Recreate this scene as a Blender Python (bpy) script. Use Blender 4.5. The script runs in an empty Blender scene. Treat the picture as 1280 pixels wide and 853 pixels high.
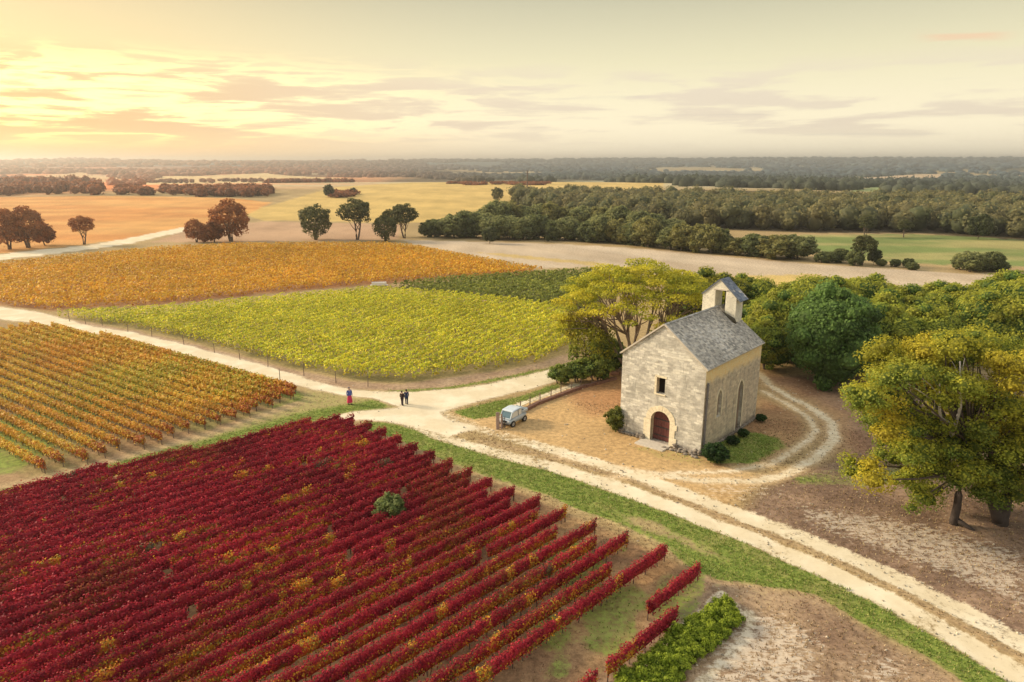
import bpy, bmesh, math, random
import numpy as np
from mathutils import Vector, Matrix

# ------------------------------------------------------------------ camera, sky, sun, exposure
SC = bpy.context.scene
COL = SC.collection
H, F = 25.0, 853.0                                   # camera height (m), focal length in pixels of the 1280 px photograph
PITCH = math.atan((426.5 - 203) / F)
SP, CP = math.sin(PITCH), math.cos(PITCH)
cam_d = bpy.data.cameras.new('camera'); cam = bpy.data.objects.new('camera', cam_d); COL.objects.link(cam)
cam.location = (0, 0, H); cam.rotation_euler = (math.pi / 2 - PITCH, 0, 0)
cam_d.sensor_width = 36; cam_d.lens = 36 * F / 1280; cam_d.clip_start = 0.5; cam_d.clip_end = 40000
SC.camera = cam
SUN_EL, SUN_AZ = math.radians(23), math.radians(-72)  # azimuth measured from +Y, negative = left
sun_d = bpy.data.lights.new('sun', 'SUN'); sun = bpy.data.objects.new('sun', sun_d); COL.objects.link(sun)
SD = Vector((math.sin(SUN_AZ) * math.cos(SUN_EL), math.cos(SUN_AZ) * math.cos(SUN_EL), math.sin(SUN_EL)))
sun.rotation_euler = SD.to_track_quat('Z', 'Y').to_euler()
sun.location = SD * 100
sun_d.energy = 2.8; sun_d.angle = math.radians(12); sun_d.color = (1.0, 0.80, 0.54)
vs = SC.view_settings
vs.view_transform = 'Standard'; vs.look = 'None'; vs.exposure = 0.92; vs.gamma = 1.0; vs.use_curve_mapping = False
SC.cycles.max_bounces = 6; SC.cycles.transparent_max_bounces = 4; SC.cycles.volume_bounces = 0
SC.cycles.volume_step_rate = 4; SC.cycles.use_denoising = True


class NT:
    """small helper to write node trees"""
    def __init__(s, tree): s.t = tree; s.n = tree.nodes; s.l = tree.links
    def add(s, typ, **kw):
        n = s.n.new(typ)
        for k, v in kw.items(): setattr(n, k, v)
        return n
    def put(s, sock, v):
        if isinstance(v, bpy.types.NodeSocket): s.l.new(v, sock)
        elif v is not None: sock.default_value = v
    def math(s, op, a, b=None, c=None, clamp=False):
        n = s.add('ShaderNodeMath', operation=op, use_clamp=clamp)
        for i, v in enumerate((a, b, c)):
            if v is not None: s.put(n.inputs[i], v)
        return n.outputs[0]
    def mix(s, f, a, b, blend='MIX'):
        n = s.add('ShaderNodeMix', data_type='RGBA', blend_type=blend, clamp_factor=True)
        s.put(n.inputs[0], f)
        for i, v in ((6, a), (7, b)):
            if isinstance(v, (tuple, list)) and len(v) == 3: v = (*v, 1)
            s.put(n.inputs[i], v)
        return n.outputs[2]
    def noise(s, vec, scale, detail=4, rough=0.55, dist=0.0):
        n = s.add('ShaderNodeTexNoise'); s.put(n.inputs['Vector'], vec)
        n.inputs['Scale'].default_value = scale; n.inputs['Detail'].default_value = detail
        n.inputs['Roughness'].default_value = rough; n.inputs['Distortion'].default_value = dist
        return n.outputs['Fac']
    def ss(s, v, a, b, lo=0.0, hi=1.0):
        n = s.add('ShaderNodeMapRange', interpolation_type='SMOOTHSTEP')
        s.put(n.inputs[0], v)
        for i, q in enumerate((a, b, lo, hi)): n.inputs[i + 1].default_value = q
        return n.outputs[0]
    def vmul(s, vec, t):
        n = s.add('ShaderNodeVectorMath', operation='MULTIPLY'); s.put(n.inputs[0], vec); n.inputs[1].default_value = t
        return n.outputs[0]
    def attr(s, name): return s.add('ShaderNodeAttribute', attribute_name=name)
    def coord(s, k='Object'): return s.add('ShaderNodeTexCoord').outputs[k]
    def bump(s, h, strength, dist):
        n = s.add('ShaderNodeBump'); s.put(n.inputs['Height'], h); n.inputs['Strength'].default_value = strength
        n.inputs['Distance'].default_value = dist
        return n.outputs[0]
    def ramp(s, fac, stops):
        n = s.add('ShaderNodeValToRGB'); s.put(n.inputs[0], fac); r = n.color_ramp
        while len(r.elements) < len(stops): r.elements.new(0.5)
        for e, (p, c) in zip(r.elements, stops): e.position = p; e.color = (*c, 1)
        return n.outputs[0]


world = bpy.data.worlds.new('World'); SC.world = world; world.use_nodes = True
def build_world():
    w = NT(world.node_tree); w.n.clear()
    out = w.add('ShaderNodeOutputWorld')
    sky = w.add('ShaderNodeTexSky', sky_type='NISHITA', sun_disc=False)
    sky.sun_elevation = SUN_EL; sky.sun_rotation = SUN_AZ; sky.air_density = 1.0; sky.dust_density = 3.0; sky.altitude = 50
    b1 = w.add('ShaderNodeBackground'); w.l.new(sky.outputs[0], b1.inputs[0]); b1.inputs[1].default_value = 0.08
    gen = w.coord('Generated')
    nrm = w.add('ShaderNodeVectorMath', operation='NORMALIZE'); w.l.new(gen, nrm.inputs[0])
    d = nrm.outputs[0]
    sep = w.add('ShaderNodeSeparateXYZ'); w.l.new(d, sep.inputs[0])
    z = sep.outputs[2]
    # high veil of cloud lit by the low sun: cream at the horizon, greyer overhead
    veil = w.ramp(w.math('MAXIMUM', z, 0.0), [(0.0, (0.68, 0.595, 0.435)), (0.045, (0.68, 0.60, 0.425)), (0.13, (0.52, 0.472, 0.30)),
                                              (0.24, (0.28, 0.265, 0.178)), (0.5, (0.42, 0.41, 0.37)), (1.0, (0.56, 0.56, 0.54))])
    az = w.math('ARCTAN2', sep.outputs[0], sep.outputs[1])
    # warmth spreading round the low sun
    low = Vector((math.sin(-0.74) * math.cos(0.07), math.cos(-0.74) * math.cos(0.07), math.sin(0.07)))
    dot = w.add('ShaderNodeVectorMath', operation='DOT_PRODUCT'); w.l.new(d, dot.inputs[0]); dot.inputs[1].default_value = low
    dp = w.math('MAXIMUM', dot.outputs['Value'], 0.0)
    wide = w.math('MULTIPLY', w.math('POWER', dp, 10.0), w.ss(z, 0.50, 0.0))
    veil = w.mix(w.math('MULTIPLY', wide, 0.72), veil, (0.66, 0.40, 0.085))
    veil = w.mix(w.math('MULTIPLY', w.math('POWER', dp, 9.0), w.ss(z, 0.075, 0.0, 0.0, 0.8)), veil, (0.74, 0.33, 0.05))
    # the band of broken cloud low over the horizon
    cv = w.add('ShaderNodeCombineXYZ'); w.l.new(w.math('MULTIPLY', az, 2.2), cv.inputs[0]); w.l.new(w.math('MULTIPLY', z, 17.0), cv.inputs[1])
    n1 = w.noise(cv.outputs[0], 2.3, 7, 0.58, 0.35)
    n2 = w.noise(w.vmul(cv.outputs[0], (0.6, 1.6, 1)), 5.0, 5, 0.6, 0.4)
    band = w.math('MULTIPLY', w.ss(z, 0.012, 0.05), w.ss(z, 0.145, 0.09))
    cl = w.math('MULTIPLY', w.ss(w.math('ADD', n1, w.math('MULTIPLY', n2, 0.25)), 0.58, 0.71), band)
    ccol = w.mix(w.math('POWER', dp, 9.0), (0.50, 0.42, 0.33), (0.50, 0.25, 0.06))
    veil = w.mix(w.math('MULTIPLY', cl, 0.78), veil, ccol)
    edge = w.math('MULTIPLY', w.ss(w.math('ADD', n1, w.math('MULTIPLY', n2, 0.25)), 0.50, 0.57), w.math('MULTIPLY', w.ss(w.math('ADD', n1, w.math('MULTIPLY', n2, 0.25)), 0.66, 0.58), band))
    glow = w.math('MULTIPLY', w.math('POWER', dp, 12.0), w.math('ADD', 0.0, w.math('MULTIPLY', edge, 1.0)))
    veil = w.mix(1.0, veil, w.mix(glow, (0, 0, 0), (1.0, 0.62, 0.14)), 'ADD')
    # thin high streaks
    n3 = w.noise(w.vmul(cv.outputs[0], (0.5, 0.9, 1)), 1.7, 6, 0.6, 0.6)
    hs = w.math('MULTIPLY', w.ss(n3, 0.60, 0.78), w.ss(z, 0.10, 0.2))
    veil = w.mix(w.math('MULTIPLY', hs, 0.25), veil, (0.66, 0.52, 0.34))
    # thin dark bars of cloud over the right-hand horizon
    n4 = w.noise(w.vmul(cv.outputs[0], (0.9, 3.4, 1)), 1.6, 4, 0.5, 0.2)
    bars = w.math('MULTIPLY', w.math('MULTIPLY', w.ss(n4, 0.61, 0.70), band), w.ss(az, -0.1, 0.4))
    veil = w.mix(w.math('MULTIPLY', bars, 0.35), veil, (0.34, 0.31, 0.28))
    # one thin rosy streak high on the right
    da = w.math('ABSOLUTE', w.math('SUBTRACT', az, 0.55)); dz = w.math('ABSOLUTE', w.math('SUBTRACT', w.math('ADD', z, w.math('MULTIPLY', w.math('SUBTRACT', az, 0.55), 0.07)), w.math('ADD', 0.140, w.math('MULTIPLY', w.math('SUBTRACT', n2, 0.5), 0.02))))
    rs = w.math('MULTIPLY', w.ss(da, 0.06, 0.015), w.ss(dz, 0.007, 0.001)); veil = w.mix(w.math('MULTIPLY', rs, 0.7), veil, (0.56, 0.36, 0.22))
    b2 = w.add('ShaderNodeBackground'); w.l.new(veil, b2.inputs[0]); b2.inputs[1].default_value = 1.0
    ms = w.add('ShaderNodeMixShader'); ms.inputs[0].default_value = 0.88
    w.l.new(b1.outputs[0], ms.inputs[1]); w.l.new(b2.outputs[0], ms.inputs[2]); w.l.new(ms.outputs[0], out.inputs[0])
build_world()

# ------------------------------------------------------------------ helpers
def G(x, y, z=0.0):
    """point of the photograph (1280x853) -> place on level ground of height z"""
    v = (y - 426.5) / F; zc = (H - z) / (SP + v * CP)
    return ((x - 640) / F * zc, zc * (CP - v * SP))
def GL(pts, z=0.0): return np.array([G(x, y, z) for x, y in pts])

def hash2(ix, iy, seed):
    h = (ix.astype(np.int64) * 374761393 + iy.astype(np.int64) * 668265263 + seed * 1442695041) & 0xFFFFFFFF
    h = ((h ^ (h >> 13)) * 1274126177) & 0xFFFFFFFF
    return ((h ^ (h >> 16)) & 0xFFFF) / 65535.0
def vn(x, y, seed=0):
    ix = np.floor(x); iy = np.floor(y); fx = x - ix; fy = y - iy
    fx = fx * fx * (3 - 2 * fx); fy = fy * fy * (3 - 2 * fy)
    a = hash2(ix, iy, seed); b = hash2(ix + 1, iy, seed); c = hash2(ix, iy + 1, seed); d = hash2(ix + 1, iy + 1, seed)
    return (a * (1 - fx) + b * fx) * (1 - fy) + (c * (1 - fx) + d * fx) * fy
def fbm(x, y, seed=0, octv=4):
    r = 0; a = 0.5; s = 0
    for k in range(octv):
        r = r + a * vn(x, y, seed + k * 7); s += a; a *= 0.5; x = x * 2.03 + 3.1; y = y * 2.03 - 1.7
    return r / s
def sstep(v, a, b):
    t = np.clip((v - a) / (b - a), 0, 1); return t * t * (3 - 2 * t)
def sd_line(X, Y, line):
    """distance to a polyline"""
    d = np.full(X.shape, 1e9)
    for (ax, ay), (bx, by) in zip(line[:-1], line[1:]):
        ux, uy = bx - ax, by - ay; L = ux * ux + uy * uy + 1e-9
        t = np.clip(((X - ax) * ux + (Y - ay) * uy) / L, 0, 1)
        d = np.minimum(d, np.hypot(X - ax - t * ux, Y - ay - t * uy))
    return d
def sd_poly(X, Y, poly):
    """signed distance to a polygon, negative inside"""
    P = np.vstack([poly, poly[:1]]); d = sd_line(X, Y, P); ins = np.zeros(X.shape, bool)
    for (ax, ay), (bx, by) in zip(P[:-1], P[1:]):
        c = (ay > Y) != (by > Y)
        with np.errstate(divide='ignore', invalid='ignore'):
            ins ^= c & (X < (bx - ax) * (Y - ay) / (by - ay + 1e-12) + ax)
    return np.where(ins, -d, d)

def mesh_from(name, V, Fc, cols=None, smooth=False, nper=None):
    """V (n,3), Fc (m,k) -> mesh; cols (n,3) -> point colour attribute 'col'"""
    me = bpy.data.meshes.new(name)
    V = np.asarray(V, np.float32); Fc = np.asarray(Fc, np.int32); k = Fc.shape[1]
    me.vertices.add(len(V)); me.vertices.foreach_set('co', V.ravel())
    me.loops.add(Fc.size); me.loops.foreach_set('vertex_index', Fc.ravel())
    me.polygons.add(len(Fc)); me.polygons.foreach_set('loop_start', np.arange(0, Fc.size, k, dtype=np.int32))
    me.polygons.foreach_set('loop_total', np.full(len(Fc), k, np.int32))
    if smooth: me.polygons.foreach_set('use_smooth', np.ones(len(Fc), bool))
    me.update(calc_edges=True)
    if cols is not None:
        a = me.color_attributes.new('col', 'FLOAT_COLOR', 'POINT')
        c = np.ones((len(V), 4), np.float32); c[:, :3] = cols; a.data.foreach_set('color', c.ravel())
    return me
def link(name, me, mat, parent=None, loc=None):
    o = bpy.data.objects.new(name, me); COL.objects.link(o)
    if mat is not None and me is not None and not me.materials: me.materials.append(mat)
    if parent is not None: o.parent = parent
    if loc is not None: o.location = loc
    return o
def empty(name, loc=(0, 0, 0), rz=0.0):
    o = bpy.data.objects.new(name, None); COL.objects.link(o); o.location = loc; o.rotation_euler = (0, 0, rz)
    o.empty_display_size = 0.3
    return o
def tag(o, label=None, cat=None, group=None, kind=None):
    if label: o['label'] = label
    if cat: o['category'] = cat
    if group: o['group'] = group
    if kind: o['kind'] = kind
    return o
def copy_thing(o, children, loc=None, rz=None, scale=None):
    c = o.copy(); COL.objects.link(c)
    if loc is not None: c.location = loc
    if rz is not None: c.rotation_euler = (0, 0, rz)
    if scale is not None: c.scale = scale
    for ch in children:
        k = ch.copy(); COL.objects.link(k); k.parent = c
    return c

class MB:
    """collects polygons into one mesh"""
    def __init__(s): s.v = []; s.f = []; s.c = []
    def add(s, vs_, fs, col=None):
        b = len(s.v); s.v += [tuple(v) for v in vs_]; s.f += [tuple(i + b for i in f) for f in fs]; s.c += [col or (1, 1, 1)] * len(vs_)
    def box(s, c, size, rz=0.0, col=None, jitter=0.0, rot=None):
        m = Matrix.Rotation(rz, 3, 'Z') if rot is None else rot
        vs_ = []
        for z in (-.5, .5):
            for x, y in ((-.5, -.5), (.5, -.5), (.5, .5), (-.5, .5)):
                p = m @ Vector((x * size[0], y * size[1], z * size[2]))
                if jitter: p += Vector((random.uniform(-jitter, jitter) for _ in range(3)))
                vs_.append(p + Vector(c))
        s.add(vs_, [(3, 2, 1, 0), (4, 5, 6, 7), (0, 1, 5, 4), (1, 2, 6, 5), (2, 3, 7, 6), (3, 0, 4, 7)], col)
    def tube(s, pts, rad, sides=6, col=None, cap=True):
        pts = [Vector(p) for p in pts]; vs_ = []; fs = []
        for i, p in enumerate(pts):
            d = (pts[min(i + 1, len(pts) - 1)] - pts[max(i - 1, 0)]).normalized()
            a = d.orthogonal().normalized() if abs(d.z) < 0.99 else Vector((1, 0, 0)); a = (a - d * a.dot(d)).normalized()
            if abs(d.z) < 0.99:
                a = Vector((0, 0, 1)) - d * d.z; a.normalize()
            b = d.cross(a)
            for k in range(sides):
                t = 2 * math.pi * k / sides
                vs_.append(p + (a * math.cos(t) + b * math.sin(t)) * rad[i])
        for i in range(len(pts) - 1):
            for k in range(sides):
                k2 = (k + 1) % sides
                fs.append((i * sides + k, i * sides + k2, (i + 1) * sides + k2, (i + 1) * sides + k))
        if cap:
            fs.append(tuple(range(sides))[::-1]); fs.append(tuple((len(pts) - 1) * sides + k for k in range(sides)))
        s.add(vs_, fs, col)
    def prism(s, outline, axis_from, axis_to, col=None):
        """outline: list of 3D offsets; extruded from one point to another"""
        a, b = Vector(axis_from), Vector(axis_to); n = len(outline)
        vs_ = [a + Vector(o) for o in outline] + [b + Vector(o) for o in outline]
        s.add(vs_, [tuple(range(n))[::-1], tuple(range(n, 2 * n))] + [(i, (i + 1) % n, n + (i + 1) % n, n + i) for i in range(n)], col)
    def build(s, name, mat, parent=None, smooth=False, loc=None):
        me = bpy.data.meshes.new(name); me.from_pydata(s.v, [], s.f)
        a = me.color_attributes.new('col', 'FLOAT_COLOR', 'POINT')
        c = np.ones((len(s.v), 4), np.float32); c[:, :3] = np.array(s.c); a.data.foreach_set('color', c.ravel())
        if smooth: me.polygons.foreach_set('use_smooth', np.ones(len(me.polygons), bool))
        bm = bmesh.new(); bm.from_mesh(me); bmesh.ops.recalc_face_normals(bm, faces=bm.faces); bm.to_mesh(me); bm.free()
        return link(name, me, mat, parent, loc)

RNG = np.random.default_rng(7)
def cards(P, N, size, cols, aspect=1.0, up=False, seed=0):
    """leaf-shaped folded quads at points P facing roughly N -> verts, faces, colours"""
    r = np.random.default_rng(seed); n = len(P)
    N = N / (np.linalg.norm(N, axis=1, keepdims=True) + 1e-9)
    if up: R = np.tile([0., 0., 1.], (n, 1)) + r.normal(0, .35, (n, 3))
    else: R = r.normal(size=(n, 3))
    T = R - N * (R * N).sum(1, keepdims=True); T /= np.linalg.norm(T, axis=1, keepdims=True) + 1e-9
    B = np.cross(N, T); s = np.asarray(size).reshape(-1, 1) * np.ones((n, 1)); w = s / aspect
    fold = N * (s * 0.18)
    V = np.stack([P - T * s * .5, P + B * w * .42 + fold, P + T * s * .5, P - B * w * .42 + fold], 1).reshape(-1, 3)
    Fc = np.arange(4 * n).reshape(n, 4)
    return V, Fc, np.repeat(cols, 4, 0)

# ------------------------------------------------------------------ materials
def new_mat(name):
    m = bpy.data.materials.new(name); m.use_nodes = True; m.node_tree.nodes.clear(); return m, NT(m.node_tree)
def finish(t, col, rough=0.85, bump=None, spec=0.25, metal=0.0, extra=None):
    p = t.add('ShaderNodeBsdfPrincipled'); o = t.add('ShaderNodeOutputMaterial')
    t.put(p.inputs['Base Color'], (*col, 1) if isinstance(col, tuple) else col)
    t.put(p.inputs['Roughness'], rough); p.inputs['Specular IOR Level'].default_value = spec; t.put(p.inputs['Metallic'], metal)
    if bump is not None: t.l.new(bump, p.inputs['Normal'])
    t.l.new(p.outputs[0], o.inputs[0]); return p
def leaf_mat(name, trans=0.35, gain=1.0):
    m, t = new_mat(name)
    a = t.attr('col').outputs['Color']
    n = t.noise(t.coord('Object'), 1.3, 3)
    c = t.mix(1.0, a, t.mix(n, (0.72 * gain,) * 3, (1.28 * gain,) * 3), 'MULTIPLY')
    d = t.add('ShaderNodeBsdfPrincipled'); t.l.new(c, d.inputs['Base Color']); d.inputs['Roughness'].default_value = .6
    d.inputs['Specular IOR Level'].default_value = .2
    tr = t.add('ShaderNodeBsdfTranslucent'); t.l.new(c, tr.inputs[0])
    ms = t.add('ShaderNodeMixShader'); ms.inputs[0].default_value = trans
    o = t.add('ShaderNodeOutputMaterial'); t.l.new(d.outputs[0], ms.inputs[1]); t.l.new(tr.outputs[0], ms.inputs[2]); t.l.new(ms.outputs[0], o.inputs[0])
    return m
M_LEAF = leaf_mat('foliage', 0.45)
M_VINE = leaf_mat('vine_leaves', 0.3)
def simple(name, col, rough=0.8, spec=.25, metal=0, scale=8, amt=.25, bump=0.0, attr=False):
    m, t = new_mat(name); co = t.coord('Object')
    n = t.noise(co, scale, 4)
    c0 = t.attr('col').outputs['Color'] if attr else (*col, 1)
    c = t.mix(1.0, c0, t.mix(n, (1 - amt,) * 3, (1 + amt,) * 3), 'MULTIPLY')
    finish(t, c, rough, t.bump(n, bump, .02) if bump else None, spec, metal); return m
M_BARK = simple('bark', (0.16, 0.12, 0.10), .9, .1, 0, 3, .5, .6, attr=True)
M_POST = simple('weathered_wood', (0.20, 0.15, 0.12), .9, .1, 0, 6, .4, .4)
M_CLOTH = simple('cloth', (1, 1, 1), .95, .1, 0, 20, .12, 0, attr=True)
M_PAINT = simple('painted_metal', (1, 1, 1), .35, .5, .2, 3, .06, 0, attr=True)
M_RUBBER = simple('rubber', (0.02, 0.02, 0.02), .7, .3)
M_STONE = simple('field_stone', (0.40, 0.36, 0.31), .95, .1, 0, 3, .45, .8, attr=True)
def glass_mat():
    m, t = new_mat('tinted_glass'); finish(t, (0.10, 0.17, 0.21), 0.08, None, .6); return m
M_GLASS = glass_mat()

def ground_mat():
    m, t = new_mat('ground'); co = t.coord('Object')
    tint = t.attr('col').outputs['Color']
    mk = t.attr('mask').outputs['Color']; sp = t.add('ShaderNodeSeparateColor'); t.l.new(mk, sp.inputs[0])
    sand, grass, chalk = sp.outputs[0], sp.outputs[1], sp.outputs[2]
    f1 = t.noise(co, 2.2, 6, .65); f2 = t.noise(co, 0.35, 5, .6); f3 = t.noise(co, 9.0, 4, .7)
    fine = t.math('ADD', t.math('MULTIPLY', f1, .6), t.math('MULTIPLY', f3, .4))
    # litter: brown with dark and pale flecks
    c = t.mix(1.0, tint, t.mix(t.ss(fine, .32, .68), (.62, .60, .58), (1.36, 1.34, 1.30)), 'MULTIPLY')
    c = t.mix(t.math('MULTIPLY', t.ss(f3, .60, .72), .25), c, (.50, .40, .28))
    # grass, tufted
    g = t.mix(t.ss(f1, .35, .65), (.13, .19, .035), (.27, .32, .075))
    g = t.mix(t.math('MULTIPLY', t.ss(f2, .48, .66), .6), g, (.36, .32, .12))
    gm = t.ss(t.math('ADD', grass, t.math('MULTIPLY', t.math('SUBTRACT', fine, .5), 1.1)), .34, .66)
    c = t.mix(gm, c, g)
    # sand
    s = t.mix(fine, (.58, .48, .31), (.78, .69, .51))
    s = t.mix(t.ss(f2, .4, .7), s, (.80, .72, .55))
    sm = t.ss(t.math('ADD', sand, t.math('MULTIPLY', t.math('SUBTRACT', fine, .5), 2.0)), .30, .72)
    c = t.mix(sm, c, s)
    # chalky streaks
    rot = t.add('ShaderNodeMapping'); t.l.new(co, rot.inputs[0]); rot.inputs['Rotation'].default_value = (0, 0, math.radians(35)); rot.inputs['Scale'].default_value = (.55, 2.6, 1)
    st = t.noise(rot.outputs[0], 1.8, 8, .78, .3)
    cm = t.ss(t.math('ADD', chalk, t.math('ADD', t.math('MULTIPLY', t.math('SUBTRACT', st, .5), 2.0), t.math('MULTIPLY', t.math('SUBTRACT', f1, .5), 1.4))), .42, .66)
    c = t.mix(t.math('MULTIPLY', cm, t.ss(chalk, .05, .3, 0.0, .62)), c, (.68, .60, .49))
    b = t.bump(t.math('ADD', fine, t.math('MULTIPLY', gm, t.math('MULTIPLY', f3, .8))), .16, .06)
    finish(t, c, .95, b, .1); return m
M_GROUND = ground_mat()

# ------------------------------------------------------------------ layout of the ground (outlines in metres on the ground plane)
ROAD = GL([(-60, 372), (0, 384), (60, 393), (100, 406), (170, 417), (250, 436), (340, 460), (400, 478), (440, 488), (480, 491), (520, 490), (560, 487), (610, 481),
           (660, 469), (700, 458), (745, 446), (752, 456), (705, 472), (660, 487), (610, 499), (575, 507), (550, 514), (560, 524), (600, 534), (560, 545), (500, 529),
           (455, 524), (420, 528), (414, 524), (440, 516), (505, 510), (470, 499), (430, 494), (380, 484), (340, 474), (250, 448), (170, 428), (100, 413), (40, 403), (0, 399), (-60, 390)])
FAR_PATH = GL([(-40, 321), (0, 318), (60, 312), (110, 307), (150, 300), (200, 290), (232, 284), (236, 288), (200, 296), (160, 305), (110, 312), (60, 318), (0, 325), (-40, 329)])
RUT_UP = GL([(540, 510), (600, 536), (680, 559), (740, 577), (800, 597), (860, 619), (922, 642), (1004, 672), (1100, 713), (1200, 763), (1280, 805), (1400, 870)])
RUT_LO = GL([(500, 524), (560, 549), (620, 565), (690, 583), (760, 605), (850, 637), (930, 668), (1012, 704), (1100, 745), (1180, 787), (1240, 822), (1300, 858), (1380, 900)])
LOOP_A = GL([(700, 569), (800, 590), (870, 600), (940, 602), (985, 592), (1020, 572), (1042, 550), (1040, 530), (1015, 510), (985, 494), (960, 480), (950, 466)])
LOOP_B = GL([(760, 598), (860, 590), (915, 590), (960, 580), (1000, 560), (1018, 540), (1010, 522), (985, 505), (955, 490)])
VERGE_L = GL([(505, 512), (470, 501), (420, 492), (385, 487), (372, 500), (300, 528), (200, 561), (100, 589), (0, 610), (-80, 625), (-80, 645), (0, 626), (60, 612), (150, 590), (250, 569), (380, 536), (415, 528), (440, 519)])
RED = GL([(-90, 645), (0, 628), (60, 614), (150, 592), (250, 571), (380, 538), (430, 530), (470, 540), (550, 573), (640, 612), (740, 655), (820, 690), (885, 720), (880, 760), (740, 900), (-400, 1000)])
GOLD = GL([(-90, 388), (0, 403), (40, 408), (100, 418), (170, 433), (250, 452), (340, 477), (386, 492), (378, 500), (300, 530), (200, 560), (100, 588), (0, 606), (-90, 625)])
YELLOW = GL([(66, 397), (200, 391), (350, 377), (470, 365), (560, 372), (640, 380), (700, 389), (720, 400), (720, 430), (690, 452), (640, 460), (560, 472), (500, 479), (440, 475), (360, 459), (250, 430), (170, 412), (100, 402)])
DARKGREEN = GL([(489, 360), (560, 352), (640, 346), (740, 340), (770, 345), (740, 394), (700, 387), (640, 378), (560, 370)])
ORANGE = GL([(-90, 345), (0, 334), (100, 323), (200, 314), (300, 309), (480, 308), (520, 312), (600, 327), (680, 342), (640, 345), (480, 355), (350, 366), (200, 382), (62, 389), (0, 382), (-90, 366)])
BEIGE = GL([(500, 300), (700, 305), (800, 311), (1020, 331), (1290, 347), (1500, 352), (1500, 400), (1100, 372), (900, 352), (800, 345), (740, 334), (680, 336), (600, 321), (520, 306)])
PASTURE = GL([(1000, 294), (1150, 293), (1290, 300), (1400, 303), (1400, 335), (1290, 334), (1180, 331), (1080, 325), (1015, 312)])
FARGOLD = GL([(300, 268), (420, 240), (520, 232), (690, 230), (830, 234), (820, 262), (640, 270), (500, 280), (400, 276), (330, 276)])
TANFIELD = GL([(-200, 250), (0, 250), (140, 250), (290, 252), (340, 256), (300, 272), (235, 284), (200, 291), (150, 300), (60, 311), (0, 317), (-200, 335)])
FARFIELDS = [(GL([(985, 223), (1060, 217), (1190, 215), (1180, 220), (1050, 226)]), (.50, .37, .24)), (GL([(1060, 242), (1100, 233), (1420, 225), (1420, 240)]), (.27, .33, .14)),
             (GL([(880, 236), (930, 232), (1000, 231), (980, 236)]), (.62, .56, .44)), (GL([(700, 222), (820, 219), (930, 218), (860, 223)]), (.40, .40, .27)),
             (GL([(150, 226), (200, 217), (330, 214), (440, 220), (330, 229), (200, 233)]), (.66, .50, .26)), (GL([(-60, 222), (100, 214), (160, 219), (60, 226)]), (.62, .42, .22))]
CHALK1 = GL([(990, 630), (1080, 640), (1160, 655), (1290, 690), (1290, 765), (1200, 728), (1100, 690), (1010, 655)])
CHALK2 = GL([(900, 770), (965, 762), (1025, 790), (1040, 870), (860, 870)])
CHALK3 = GL([(1060, 812), (1130, 815), (1150, 870), (1040, 870)])
CHALK4 = GL([(850, 600), (960, 603), (990, 618), (940, 632), (880, 622)])

def terrain_h(X, Y):
    r = np.hypot(X, Y); az = np.arctan2(X, Y)
    h = 4.0 * sstep(r, 330, 640) * (1 - sstep(r, 700, 1100)) * sstep(-np.abs(az + .1), -.75, -.3)
    h = h - 7 * sstep(r, 720, 1300)
    n = fbm(X / 900 + 5, Y / 900, 11, 3)
    h = h + sstep(r, 1900, 5200) * (28 + 30 * n + 10 * az)
    h = h + sstep(r, 900, 1500) * (fbm(X / 260, Y / 260, 5, 2) - .5) * 10
    return h

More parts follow.
